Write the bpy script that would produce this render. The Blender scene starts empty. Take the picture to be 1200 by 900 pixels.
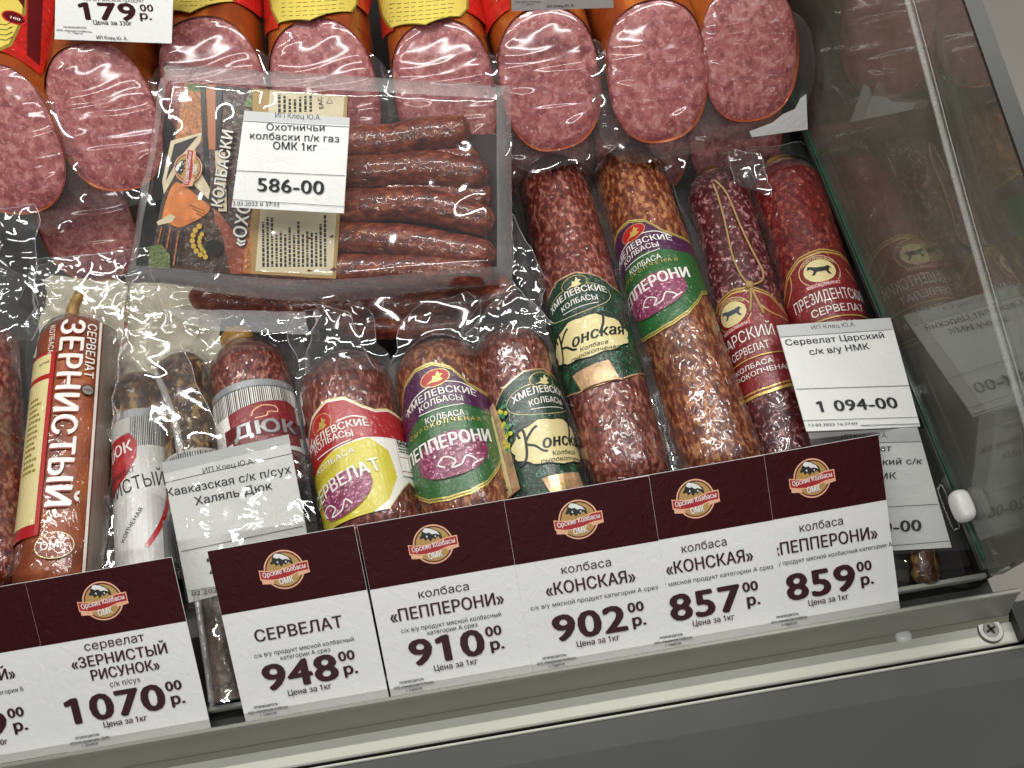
import bpy, bmesh, math, random
import numpy as np
from math import *
from mathutils import Vector as V, noise
from mathutils.geometry import tessellate_polygon, delaunay_2d_cdt
random.seed(7)
sc = bpy.context.scene
COL = sc.collection
# ------------------------------------------------------------------ camera
FOC = 1000.0; AL = atan(1967 / FOC); RHO = atan(.173); HC = .56
Fv = V((0, cos(AL), -sin(AL))); Uv = V((0, sin(AL), cos(AL))); Xv = V((1, 0, 0))
Rv = Xv * cos(RHO) - Uv * sin(RHO); UPv = Xv * sin(RHO) + Uv * cos(RHO)
CAM = V((0, -HC / tan(AL), HC))
cd = bpy.data.cameras.new('camera'); cam = bpy.data.objects.new('camera', cd); COL.objects.link(cam)
from mathutils import Matrix
m = Matrix((Rv, UPv, -Fv)).transposed().to_4x4(); m.translation = CAM
cam.matrix_world = m
cd.sensor_width = 36; cd.lens = 36 * FOC / 1200; cd.clip_start = .01; cd.clip_end = 50
sc.camera = cam
# ------------------------------------------------------------------ light
w = bpy.data.worlds.new("World"); sc.world = w; w.use_nodes = True
bg = w.node_tree.nodes['Background']; bg.inputs[0].default_value = (1, 1, .98, 1); bg.inputs[1].default_value = .06
def area(name, loc, rot, sx, sy, power, col=(1, .96, .88)):
    l = bpy.data.lights.new(name, 'AREA'); l.shape = 'RECTANGLE'; l.size = sx; l.size_y = sy; l.energy = power; l.color = col
    o = bpy.data.objects.new(name, l); COL.objects.link(o); o.location = loc; o.rotation_euler = rot; return o
area('case_strip_lamp', (-.05, .17, .66), (radians(-8), 0, 0), 1.3, .014, 4.9, (1, .985, .94))
area('store_ceiling_lamp', (-.4, -1.75, 2.3), (radians(38), 0, 0), 2.4, .08, 25, (1, .995, .975))
area('store_ceiling_lamp', (1.2, .5, 2.4), (0, 0, 0), 1.2, .3, 12, (1, .995, .975))
sc.view_settings.view_transform = 'Standard'; sc.view_settings.look = 'None'
sc.view_settings.exposure = .17; sc.view_settings.gamma = 1
sc.cycles.transparent_max_bounces = 24; sc.cycles.max_bounces = 8
sc.cycles.sample_clamp_indirect = 4
# ------------------------------------------------------------------ measuring helpers (a photo point -> a point on a real surface)
def ray(px, py): return Rv * ((px - 600) / FOC) - UPv * ((py - 450) / FOC) + Fv
def at(px, py, z):
    d = ray(px, py); return CAM + d * ((z - CAM.z) / d.z)
class Plane:
    def __init__(s, p0, p1, p2):           # origin, point along +u, third point towards +v ; units mm
        s.o = V(p0); s.ex = (V(p1) - s.o).normalized(); s.n = s.ex.cross(V(p2) - s.o).normalized(); s.ey = s.n.cross(s.ex)
    def map(s, u, v, h): return s.o + s.ex * (u / 1000) + s.ey * (v / 1000) + s.n * h
    def uv(s, px, py):
        d = ray(px, py); k = (s.o - CAM).dot(s.n) / d.dot(s.n); q = CAM + d * k - s.o
        return (q.dot(s.ex) * 1000, q.dot(s.ey) * 1000)
    step = None
class Cyl:
    def __init__(s, A, B, r):
        s.A = V(A); s.Y = (V(B) - s.A).normalized(); s.X = V((-s.Y.y, s.Y.x, 0)).normalized()
        if s.X.x < 0: s.X = -s.X
        s.Z = s.X.cross(-s.Y).normalized(); s.r = r
    def map(s, u, v, h):
        th = u / 1000 / s.r; R = s.r + h
        return s.A + s.Y * (-v / 1000) + s.X * (R * sin(th)) + s.Z * (R * cos(th))
    def loc(s, x, t, z): return s.A + s.X * x + s.Y * t + s.Z * z
    def uv(s, px, py):
        d = ray(px, py); o = CAM - s.A
        ox, oz, dx, dz = o.dot(s.X), o.dot(s.Z), d.dot(s.X), d.dot(s.Z); r = s.r + .0005
        a = dx * dx + dz * dz; b = 2 * (ox * dx + oz * dz); c = ox * ox + oz * oz - r * r; D = b * b - 4 * a * c
        k = -b / (2 * a) if D < 0 else (-b - sqrt(D)) / (2 * a)
        return (1000 * s.r * atan2(ox + k * dx, oz + k * dz), -1000 * (o + d * k).dot(s.Y))
    step = 3.0
# ------------------------------------------------------------------ materials
MATS = {}
def lin(c):
    if isinstance(c, str):
        c = [int(c[i:i + 2], 16) / 255 for i in (0, 2, 4)]
        c = [x / 12.92 if x < .04045 else ((x + .055) / 1.055) ** 2.4 for x in c]
    return tuple(c) + (1,)
def newmat(name):
    m = bpy.data.materials.new(name); m.use_nodes = True; nt = m.node_tree
    return m, nt, nt.nodes['Principled BSDF'], lambda t, **k: mk(nt, t, k)
def mk(nt, t, k):
    n = nt.nodes.new(t)
    for a, b in k.items():
        if a[0] == '_': n.inputs[a[1:].replace('_', ' ')].default_value = b
        else: setattr(n, a, b)
    return n
def crinkle(nt, scale, dist, strength=1.0, stretch=(1, 1, 1), seed=0.0, typ='FBM'):
    tc = mk(nt, 'ShaderNodeTexCoord', {}); mp = mk(nt, 'ShaderNodeMapping', {}); mp.inputs['Scale'].default_value = stretch
    mp.inputs['Location'].default_value = (seed, seed * .7, 0)
    nt.links.new(tc.outputs['Object'], mp.inputs[0])
    n = mk(nt, 'ShaderNodeTexNoise', {}); n.noise_type = typ
    n.inputs['Scale'].default_value = scale; n.inputs['Detail'].default_value = 3; n.inputs['Distortion'].default_value = 1.2
    nt.links.new(mp.outputs[0], n.inputs[0])
    b = mk(nt, 'ShaderNodeBump', {}); b.inputs['Distance'].default_value = dist; b.inputs['Strength'].default_value = strength
    nt.links.new(n.outputs[0], b.inputs['Height']); return b
def paint(name, col, rough=.5, coat=0, metal=0, wr=0, var=0, vs=200, spec=.5):
    if name in MATS: return MATS[name]
    m, nt, p, N = newmat(name); c = lin(col)
    p.inputs['Base Color'].default_value = c; p.inputs['Roughness'].default_value = rough
    p.inputs['Metallic'].default_value = metal; p.inputs['Coat Weight'].default_value = coat; p.inputs['Coat Roughness'].default_value = .1
    p.inputs['Specular IOR Level'].default_value = spec
    if wr:
        b = crinkle(nt, 130, wr); nt.links.new(b.outputs[0], p.inputs['Coat Normal' if coat else 'Normal'])
    if var:
        n = N('ShaderNodeTexNoise', _Scale=vs, _Detail=4.0); tc = N('ShaderNodeTexCoord'); nt.links.new(tc.outputs['Object'], n.inputs[0])
        r = N('ShaderNodeValToRGB'); r.color_ramp.elements[0].position = .3; r.color_ramp.elements[1].position = .7
        r.color_ramp.elements[0].color = tuple(x * (1 - var) for x in c[:3]) + (1,); r.color_ramp.elements[1].color = tuple(min(1, x * (1 + var)) for x in c[:3]) + (1,)
        nt.links.new(n.outputs[0], r.inputs[0]); nt.links.new(r.outputs[0], p.inputs['Base Color'])
    MATS[name] = m; return m
def salami(name, dark, mid, fat, fscale, fatpos, bump=.0016, stretch=(1, .55, 1), coat=.9):
    m, nt, p, N = newmat(name); L = nt.links.new
    tc = N('ShaderNodeTexCoord'); mp = N('ShaderNodeMapping'); mp.inputs['Scale'].default_value = stretch; L(tc.outputs['Object'], mp.inputs[0])
    oi = N('ShaderNodeObjectInfo')
    n = N('ShaderNodeTexNoise', noise_dimensions='4D'); n.inputs['Scale'].default_value = fscale; n.inputs['Detail'].default_value = 5; n.inputs['Distortion'].default_value = .5
    mu = N('ShaderNodeMath', operation='MULTIPLY'); mu.inputs[1].default_value = 50; L(oi.outputs['Random'], mu.inputs[0]); L(mu.outputs[0], n.inputs['W']); L(mp.outputs[0], n.inputs['Vector'])
    r = N('ShaderNodeValToRGB'); e = r.color_ramp.elements
    e[0].position = .30; e[0].color = lin(dark); e[1].position = fatpos + .07; e[1].color = lin(fat)
    x = e.new(fatpos - .06); x.color = lin(mid)
    L(n.outputs[0], r.inputs[0])
    n2 = N('ShaderNodeTexNoise', _Scale=28.0, _Detail=2.0); L(tc.outputs['Object'], n2.inputs[0])
    mx = N('ShaderNodeMix', data_type='RGBA', blend_type='MULTIPLY'); mx.inputs[0].default_value = .75
    r2 = N('ShaderNodeValToRGB'); r2.color_ramp.elements[0].position = .3; r2.color_ramp.elements[0].color = (.45, .4, .4, 1); r2.color_ramp.elements[1].position = .65; r2.color_ramp.elements[1].color = (1.0, 1.0, 1.0, 1)
    L(n2.outputs[0], r2.inputs[0]); L(r.outputs[0], mx.inputs['A']); L(r2.outputs[0], mx.inputs['B']); L(mx.outputs['Result'], p.inputs['Base Color'])
    p.inputs['Roughness'].default_value = .42; p.inputs['Coat Weight'].default_value = coat; p.inputs['Coat Roughness'].default_value = .09
    p.inputs['Subsurface Weight'].default_value = 0
    b = crinkle(nt, 300, bump * .35, stretch=stretch); L(b.outputs[0], p.inputs['Normal'])
    b2 = crinkle(nt, 150, bump, stretch=(1, .6, 1), seed=.3, typ='RIDGED_MULTIFRACTAL'); L(b2.outputs[0], p.inputs['Coat Normal'])
    MATS[name] = m; return m
def reflectance(nt, gain, normal=None, f0=.04):
    lw = mk(nt, 'ShaderNodeLayerWeight', {}); lw.inputs[0].default_value = .5
    if normal: nt.links.new(normal, lw.inputs['Normal'])
    pw = mk(nt, 'ShaderNodeMath', dict(operation='POWER')); pw.inputs[1].default_value = 5; nt.links.new(lw.outputs['Facing'], pw.inputs[0])
    ma = mk(nt, 'ShaderNodeMath', dict(operation='MULTIPLY_ADD', use_clamp=True)); ma.inputs[1].default_value = (1 - f0) * gain; ma.inputs[2].default_value = f0 * gain
    nt.links.new(pw.outputs[0], ma.inputs[0]); return ma.outputs[0]
def film_mat(name, haze=.05, bump=.0012, scale=90, gl=1.0, tint=(.97, .97, .96), rough=.07, stretch=(1, 1, 1), typ='RIDGED_MULTIFRACTAL', dcol=(.8, .8, .8)):
    m, nt, p, N = newmat(name); L = nt.links.new; nt.nodes.remove(p)
    out = [n for n in nt.nodes if n.type == 'OUTPUT_MATERIAL'][0]
    b = crinkle(nt, scale, bump, typ=typ, stretch=stretch)
    b2 = crinkle(nt, scale * .35, bump * 2.2, stretch=stretch); L(b.outputs[0], b2.inputs['Normal'])
    tr = N('ShaderNodeBsdfTransparent'); tr.inputs[0].default_value = tint + (1,)
    g = N('ShaderNodeBsdfGlossy'); g.inputs['Roughness'].default_value = rough; g.inputs[0].default_value = (1, 1, 1, 1); L(b2.outputs[0], g.inputs['Normal'])
    rf = reflectance(nt, 2.6 * gl, b2.outputs[0])
    df = N('ShaderNodeBsdfDiffuse'); df.inputs[0].default_value = dcol + (1,)
    m1 = N('ShaderNodeMixShader'); m1.inputs[0].default_value = haze; L(tr.outputs[0], m1.inputs[1]); L(df.outputs[0], m1.inputs[2])
    m2 = N('ShaderNodeMixShader'); L(rf, m2.inputs[0]); L(m1.outputs[0], m2.inputs[1]); L(g.outputs[0], m2.inputs[2])
    L(m2.outputs[0], out.inputs[0]); MATS[name] = m; return m
FILM = film_mat('clear_film', haze=.02, bump=.0006, scale=60, gl=.7); FILMT = film_mat('crumpled_film', haze=.03, bump=.0008, scale=15, gl=1, typ='FBM')
FILMM = film_mat('milky_film', haze=.82, bump=.0014, scale=22, typ='FBM', dcol=(.80, .75, .60))
FILMR = film_mat('sealed_rim_film', haze=.20, bump=.0006, scale=220, rough=.2)
FILMP = film_mat('smooth_pack_film', haze=.02, bump=.0004, scale=16, rough=.07, stretch=(.5, 1.5, 1))
FILMH = film_mat('stretched_film', haze=.02, bump=.0035, scale=26, rough=.06, stretch=(.7, 1.7, 1.7))
SAL_A = salami('smoked_casing', '300f07', '78371c', 'b47c50', 340, .56)
SAL_A2 = salami('dark_smoked_casing', '2c0c09', '702c1f', 'a87060', 350, .57)
SAL_B = salami('burgundy_casing', '30080e', '5e1820', 'c09090', 330, .59, stretch=(1, .8, 1))
SAL_C = salami('red_casing', '3a0a0a', '7a1a18', 'a85c48', 330, .60, stretch=(1, .7, 1))
SAL_D = salami('orange_casing', '6a2c10', '99491c', 'a85a28', 60, .62, bump=.0010)
SAL_E = salami('thin_sausage_casing', '3c120b', '7c3320', 'a45c34', 240, .60, bump=.0016, stretch=(.6, 1, 1))
SAL_G = salami('pale_dried_sausage', '1e0f06', '4a2a14', '9a7c4a', 220, .56)
HAMCAS = salami('ham_casing', '7a300c', 'a04a14', 'bb6a28', 40, .60, bump=.0010)
def ham_face_mat():
    m, nt, p, N = newmat('ham_cut'); L = nt.links.new
    tc = N('ShaderNodeTexCoord'); oi = N('ShaderNodeObjectInfo'); cb = N('ShaderNodeVectorMath', operation='MULTIPLY_ADD')
    L(tc.outputs['Object'], cb.inputs[0]); cb.inputs[1].default_value = (1, 1, 1); L(oi.outputs['Random'], cb.inputs[2])
    nz = N('ShaderNodeTexNoise', _Scale=150.0); L(cb.outputs[0], nz.inputs[0])
    ad = N('ShaderNodeVectorMath', operation='MULTIPLY_ADD'); L(nz.outputs['Color'], ad.inputs[0]); ad.inputs[1].default_value = (.006,) * 3; L(cb.outputs[0], ad.inputs[2])
    v = N('ShaderNodeTexNoise', _Scale=170.0, _Detail=5.0, _Distortion=.6); L(ad.outputs[0], v.inputs['Vector'])
    r = N('ShaderNodeValToRGB'); e = r.color_ramp.elements; e[0].position = .32; e[0].color = lin('74363a'); e[1].color = lin('b27c76'); e[1].position = .72; x = e.new(.5); x.color = lin('945050')
    L(v.outputs[0], r.inputs[0])
    n = N('ShaderNodeTexNoise', _Scale=420.0, _Detail=4.0); L(cb.outputs[0], n.inputs[0])
    r2 = N('ShaderNodeValToRGB'); r2.color_ramp.elements[0].position = .58; r2.color_ramp.elements[1].position = .74; r2.color_ramp.elements[0].color = (0, 0, 0, 1)
    L(n.outputs[0], r2.inputs[0]); mx = N('ShaderNodeMix', data_type='RGBA'); L(r2.outputs[0], mx.inputs[0]); L(r.outputs[0], mx.inputs['A']); mx.inputs['B'].default_value = lin('c09490')
    L(mx.outputs['Result'], p.inputs['Base Color'])
    p.inputs['Roughness'].default_value = .5; p.inputs['Coat Weight'].default_value = .9; p.inputs['Coat Roughness'].default_value = .1
    b = crinkle(nt, 34, .0035, stretch=(.35, 1.6, 1.6), typ='RIDGED_MULTIFRACTAL'); L(b.outputs[0], p.inputs['Coat Normal'])
    b3 = crinkle(nt, 34, .0012, stretch=(.35, 1.6, 1.6), typ='RIDGED_MULTIFRACTAL'); L(b3.outputs[0], p.inputs['Normal'])
    return m
HAMCUT = ham_face_mat()
WHITE = paint('card_white', 'e4e4e2', .45, wr=.0003); MAROON = paint('card_maroon', '34050a', .5, wr=.0004, spec=.15); INK = paint('card_ink', '33080d', .4)
BLACK = paint('black_ink', '161616', .5); PAPER = paint('thermal_paper', 'dfe0dd', .6, wr=.0005, var=.03, vs=30); GREYBAND = paint('grey_band', 'c2c3c2', .6)
GOLD = paint('gold_print', 'b48f50', .35); PEACH = paint('peach_print', 'e8b08c', .4); RED = paint('red_print', 'a81a20', .35, coat=.5); DRED = paint('dark_red_print', '5a0f12', .35)
LW = paint('label_white', 'e2dfd8', .35, coat=.7, wr=.0015)
LGR = paint('label_grey_white', 'bdbcb8', .3, coat=.8, wr=.004)
LPURPLE = paint('label_purple', '45123f', .35, coat=.9, wr=.0045); LGREEN = paint('label_green', '1f5a26', .35, coat=.9, wr=.0045)
LDGREEN = paint('label_dark_green', '0d3322', .35, coat=.9, wr=.0045); LMGREEN = paint('label_scroll_green', '2c7a50', .3, coat=.8, wr=.002)
LCREAM = paint('label_cream', 'd9cb92', .4, coat=.7, wr=.002); LGOLD = paint('label_gold', 'c9b05a', .3, coat=.8, wr=.001, metal=.3)
LRED = paint('label_red', 'a0141c', .35, coat=.9, wr=.0045); LYEL = paint('label_yellow', 'c9bd34', .35, coat=.9, wr=.0045)
LBURG = paint('label_burgundy', '7c1a1e', .35, coat=.9, wr=.0045); LHOLO = paint('label_foil', 'c9a27c', .25, coat=.8, metal=.4, wr=.002, var=.4, vs=120)
LSIL = paint('label_silver', 'b9bbbd', .25, coat=.6, metal=.6, wr=.002)
MEAT1 = paint('meat_print', '7c3050', .4, coat=.6, wr=.002, var=.5, vs=500); MEAT2 = paint('meat_speck_print', 'b96c8c', .4, coat=.6)
MEAT3 = paint('meat_fat_print', 'd8a8b4', .4, coat=.6)
OUTL = paint('ink_navy', '0a1a1c', .4)
HYEL = paint('ham_label_yellow', 'd8c35a', .4, coat=.7, wr=.002); HRED = paint('ham_label_red', 'b81e16', .35, coat=.9, wr=.002, var=.25, vs=150); OLIVE = paint('olive_print', '8a7a30', .4)
BARK = paint('bark_print', '3c2015', .4, coat=.7, wr=.002, var=.8, vs=300); STRAW = paint('straw_print', 'a9652a', .4, coat=.7, wr=.002, var=.6, vs=500)
MOSS = paint('moss_print', '5a6a35', .4, coat=.7, wr=.002, var=.6, vs=600); GLOVE = paint('glove_print', 'd0752a', .4, coat=.7, wr=.002, var=.2, vs=120)
GLOVEW = paint('pale_print', 'd8c9a8', .4, coat=.7, var=.1); WOODP = paint('gun_wood_print', '8a3c20', .35, coat=.7, wr=.002, var=.35, vs=90); GUN = paint('gun_metal_print', '1c1a1c', .3, coat=.7)
COPPER = paint('copper_print', 'b4714c', .3, coat=.6); BRASS = paint('brass_print', 'c9a848', .3, coat=.5)
TWINE = paint('twine_fibre', 'a8895a', .8, wr=.001); TAN = paint('casing_end', '8f6a30', .35, coat=.8, wr=.002, var=.4, vs=200); CLIPM = paint('metal_clip', 'b0b0b0', .3, metal=.9)
ALU = paint('satin_aluminium', '9a9b92', .42, metal=.35, wr=.0001, var=.04, vs=20); LEDGE = paint('white_profile', 'cccdc0', .45, var=.03, vs=25); PANEL = paint('grey_bumper', '62625d', .5, coat=.15, var=.06, vs=14)
GROOVE = paint('groove_rubber', '2e2f2a', .6); TRAY = paint('tray_enamel', '2c2a28', .45, var=.08, vs=30); DARKP = paint('end_panel_grey', '78736a', .6, var=.05, vs=6)
WPLAST = paint('white_plastic', 'e6e6e2', .35, coat=.3); GEDGE = paint('glass_edge_green', '24503c', .3, coat=.6); GASK = paint('gasket_grey', '2b2d2a', .5)
FLOORM = paint('floor_tile_light', 'c9c4bb', .6, var=.03, vs=3); STEEL = paint('screw_steel', 'b8b8b4', .3, metal=.9)
# ------------------------------------------------------------------ object helpers
def thing(name, label, cat, loc, group=None):
    o = bpy.data.objects.new(name, None); COL.objects.link(o); o.location = loc; o.empty_display_size = .02
    o['label'] = label; o['category'] = cat
    if group: o['group'] = group
    o['_o'] = 1; del o['_o']; return o
def base_of(o):
    p = V((0, 0, 0))
    while o: p += V(o.location); o = o.parent
    return p
def mesh_obj(name, verts, faces, mats, parent=None, midx=None, smooth=False):
    b = base_of(parent) if parent else V((0, 0, 0))
    me = bpy.data.meshes.new(name); me.from_pydata([tuple(V(v) - b) for v in verts], [], faces)
    for mt in (mats if isinstance(mats, list) else [mats]): me.materials.append(mt)
    if midx: me.polygons.foreach_set('material_index', midx)
    if smooth: me.polygons.foreach_set('use_smooth', [True] * len(me.polygons))
    me.update(); o = bpy.data.objects.new(name, me); COL.objects.link(o)
    if parent: o.parent = parent
    return o
def grid_obj(name, fn, nu, nv, mat, parent=None, keep=None, wrap=False, smooth=True):
    vs = [fn(i, j) for j in range(nv + 1) for i in range(nu + (0 if wrap else 1))]; W = nu + (0 if wrap else 1); fs = []
    for j in range(nv):
        for i in range(nu):
            if keep and not keep(i, j): continue
            a = j * W + i; b = j * W + (i + 1) % W; fs.append((a, b, b + W, a + W))
    return mesh_obj(name, vs, fs, mat, parent, smooth=smooth)
def box_vf(c, s, ax=None):
    ax = ax or (V((1, 0, 0)), V((0, 1, 0)), V((0, 0, 1))); c = V(c)
    vs = [c + ax[0] * (s[0] / 2 * a) + ax[1] * (s[1] / 2 * b) + ax[2] * (s[2] / 2 * d) for d in (-1, 1) for b in (-1, 1) for a in (-1, 1)]
    return vs, [(0, 2, 3, 1), (4, 5, 7, 6), (0, 1, 5, 4), (2, 6, 7, 3), (0, 4, 6, 2), (1, 3, 7, 5)]
def box(name, c, s, mat, parent=None, ax=None, bev=0):
    vs, fs = box_vf(c, s, ax); o = mesh_obj(name, vs, fs, mat, parent)
    if bev:
        md = o.modifiers.new('b', 'BEVEL'); md.width = bev; md.segments = 2
    return o
def prism(name, prof, x0, x1, mat, parent):       # (y,z) profile polygon extruded along x
    n = len(prof); vs = [V((x0, y, z)) for y, z in prof] + [V((x1, y, z)) for y, z in prof]
    fs = [(i, (i + 1) % n, (i + 1) % n + n, i + n) for i in range(n)]
    tri = tessellate_polygon([[V((y, z, 0)) for y, z in prof]])
    fs += [tuple(t) for t in tri] + [tuple(i + n for i in reversed(t)) for t in tri]
    return mesh_obj(name, vs, fs, mat, parent)
def tube(name, pts, r, mat, parent, n=8, rfn=None, sub=3):
    P = [V(p) for p in pts]; Q = []
    for i in range(len(P) - 1):
        p0 = P[max(i - 1, 0)]; p1 = P[i]; p2 = P[i + 1]; p3 = P[min(i + 2, len(P) - 1)]
        for k in range(sub):
            t = k / sub; Q.append(.5 * ((2 * p1) + (p2 - p0) * t + (2 * p0 - 5 * p1 + 4 * p2 - p3) * t * t + (3 * p1 - p0 - 3 * p2 + p3) * t ** 3))
    Q.append(P[-1]); L = len(Q); vs = []
    for i, q in enumerate(Q):
        d = (Q[min(i + 1, L - 1)] - Q[max(i - 1, 0)]).normalized(); a = d.cross(V((.1, .2, 1))).normalized(); b = d.cross(a)
        rr = r * (rfn(i / (L - 1)) if rfn else 1)
        vs += [q + a * (rr * cos(2 * pi * k / n)) + b * (rr * sin(2 * pi * k / n)) for k in range(n)]
    fs = [(i * n + k, i * n + (k + 1) % n, (i + 1) * n + (k + 1) % n, (i + 1) * n + k) for i in range(L - 1) for k in range(n)]
    fs += [tuple(range(n)), tuple(range((L - 1) * n, L * n))]
    return mesh_obj(name, vs, fs, mat, parent, smooth=True)
# ------------------------------------------------------------------ print art: flat shapes and lettering laid onto a plane or a cylinder
TCACHE = {}
def text_mesh(s, bold, shear=0):
    k = (s, bold, shear)
    if k in TCACHE: return TCACHE[k]
    c = bpy.data.curves.new('t', 'FONT'); c.body = s; c.size = 1; c.shear = shear; c.resolution_u = 3; c.fill_mode = 'NONE'; c.space_character = 1.0 + bold * 1.5
    o = bpy.data.objects.new('t', c); COL.objects.link(o); dg = bpy.context.evaluated_depsgraph_get(); e = o.evaluated_get(dg); me = e.to_mesh()
    ev = [V((v.co.x, v.co.y)) for v in me.vertices]; es = [tuple(q.vertices) for q in me.edges]
    e.to_mesh_clear(); bpy.data.objects.remove(o); bpy.data.curves.remove(c); vs, fs = [], []
    for i in range(len(ev) - 3):               # the plain figure one gets its flag
        p0, p1, p2, p3 = ev[i:i + 4]
        if '1' in s and abs(p0.y - .682) < .004 and abs(p1.y - .682) < .004 and abs(p2.y) < .004 and abs(p3.y) < .004 and abs(p0.x - p1.x - .098) < .006:
            k0 = len(ev); ax_ = p1.x; ev += [V((ax_ + .02, .682)), V((ax_ - .13, .605)), V((ax_ - .13, .50)), V((ax_ + .02, .575))]; es += [(k0 + q, k0 + (q + 1) % 4) for q in range(4)]
    if ev:                                     # fill the outlines by winding number
        out = delaunay_2d_cdt(ev, es, [], 0, 1e-6, False); P_ = np.array([tuple(v) for v in out[0]]); F_ = list(out[2])
        a = np.array([tuple(ev[i]) for i, j in es]); b = np.array([tuple(ev[j]) for i, j in es]); cc = np.array([P_[list(f)].mean(0) for f in F_])
        x = cc[:, 0:1]; y = cc[:, 1:2]; up = (a[None, :, 1] <= y) & (b[None, :, 1] > y); dn = (a[None, :, 1] > y) & (b[None, :, 1] <= y)
        den = b[:, 1] - a[:, 1]; den = np.where(den == 0, 1, den); xi = a[None, :, 0] + (y - a[None, :, 1]) / den[None] * (b[:, 0] - a[:, 0])[None]
        wn = ((xi > x) & up).sum(1) - ((xi > x) & dn).sum(1)
        vs = [tuple(p) for p in P_.tolist()]; fs = [tuple(f) for f, q in zip(F_, wn) if q]
    TCACHE[k] = (vs, fs); return TCACHE[k]
class Art:
    def __init__(s, sf, px=False): s.sf = sf; s.px = px; s.hpx = False; s.items = []; s.mats = []; s.ly = 0
    def P(s, p): return s.sf.uv(*p) if s.px else p
    def mi(s, m):
        if m not in s.mats: s.mats.append(m)
        return s.mats.index(m)
    def add(s, vs, fs, m, dl=1): s.ly += dl; s.items.append((vs, fs, s.mi(m), s.ly)); return s
    def poly(s, pts, m, dl=1, smooth=False):
        q = [s.P(p) for p in pts]
        if smooth:
            r = []; n = len(q)
            for i in range(n):
                p0, p1, p2, p3 = [V(q[(i + k) % n]) for k in (-1, 0, 1, 2)]
                for j in range(6):
                    t = j / 6; r.append(tuple(.5 * ((2 * p1) + (p2 - p0) * t + (2 * p0 - 5 * p1 + 4 * p2 - p3) * t * t + (3 * p1 - p0 - 3 * p2 + p3) * t ** 3)))
            q = r
        return s.add(q, [tuple(t) for t in tessellate_polygon([[V((a, b, 0)) for a, b in q]])], m, dl)
    def rect(s, x0, y0, x1, y1, m, dl=1): s.add([(x0, y0), (x1, y0), (x1, y1), (x0, y1)], [(0, 1, 2, 3)], m, dl); return s
    def ell(s, c, rx, ry, m, rot=0, dl=1, n=28):
        c = s.P(c); cr, sr = cos(rot), sin(rot); vs = [(c[0] + rx * cos(a) * cr - ry * sin(a) * sr, c[1] + rx * cos(a) * sr + ry * sin(a) * cr) for a in [2 * pi * i / n for i in range(n)]]
        return s.add(vs, [tuple(range(n))], m, dl)
    def line(s, pts, wd, m, dl=1, smooth=False):
        q = [V(s.P(p)) for p in pts]
        if smooth:
            r = []
            for i in range(len(q) - 1):
                p0 = q[max(i - 1, 0)]; p1 = q[i]; p2 = q[i + 1]; p3 = q[min(i + 2, len(q) - 1)]
                for j in range(6):
                    t = j / 6; r.append(.5 * ((2 * p1) + (p2 - p0) * t + (2 * p0 - 5 * p1 + 4 * p2 - p3) * t * t + (3 * p1 - p0 - 3 * p2 + p3) * t ** 3))
            q = r + [q[-1]]
        vs = []
        for i, p in enumerate(q):
            d = (q[min(i + 1, len(q) - 1)] - q[max(i - 1, 0)]); d = d.normalized() if d.length > 0 else V((1, 0)); nn = V((-d.y, d.x)) * (wd / 2)
            vs += [tuple(p + nn), tuple(p - nn)]
        return s.add(vs, [(2 * i, 2 * i + 1, 2 * i + 3, 2 * i + 2) for i in range(len(q) - 1)], m, dl)
    def txt(s, t, a, b, h, m, bold=.012, shear=0, arc=0, dl=1):   # baseline from a to b, capital height h
        vs, fs = text_mesh(t, bold, shear)
        if not vs: return s
        x0 = min(v[0] for v in vs); x1 = max(v[0] for v in vs); A = V(s.P(a)); B = V(s.P(b)); d = B - A; L = d.length; h = h * L / (V(b) - V(a)).length if s.hpx else h; d /= L; n = V((-d.y, d.x)); out = []
        for x, y in vs:
            k = (x - x0) / (x1 - x0); out.append(tuple(A + d * (k * L) + n * (y / .69 * h + arc * (1 - (2 * k - 1) ** 2))))
        if bold <= .006: return s.add(out, fs, m, dl)
        for k, (bx, by) in enumerate([(0, 0), (-1, .35), (1, -.35)] + ([(-.5, -.5), (.5, .5)] if bold > .03 else [])):
            sh = d * (bx * bold * h / .73) + n * (by * bold * h / .73); s.add([(p[0] + sh.x, p[1] + sh.y) for p in out], fs, m, dl if k == 0 else .25)
        return s
    def micro(s, x0, y0, x1, y1, rows, m, rnd, vertical=False, fill=.5, dl=1):   # small print: rows of word-sized strokes
        vs = []; fs = []
        for i in range(rows):
            c = y0 + (y1 - y0) * (i + .5) / rows if not vertical else x0 + (x1 - x0) * (i + .5) / rows
            hh = abs((y1 - y0) if not vertical else (x1 - x0)) / rows * fill / 2
            p, end = (x0, x1) if not vertical else (y0, y1); end = p + (end - p) * rnd.uniform(.6, 1)
            while p < end:
                l = rnd.uniform(.8, 3.2); q = min(p + l, end)
                r = (p, c - hh, q, c + hh) if not vertical else (c - hh, p, c + hh, q)
                k = len(vs); vs += [(r[0], r[1]), (r[2], r[1]), (r[2], r[3]), (r[0], r[3])]; fs.append((k, k + 1, k + 2, k + 3)); p = q + rnd.uniform(.3, .7)
        return s.add(vs, fs, m, dl)
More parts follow.
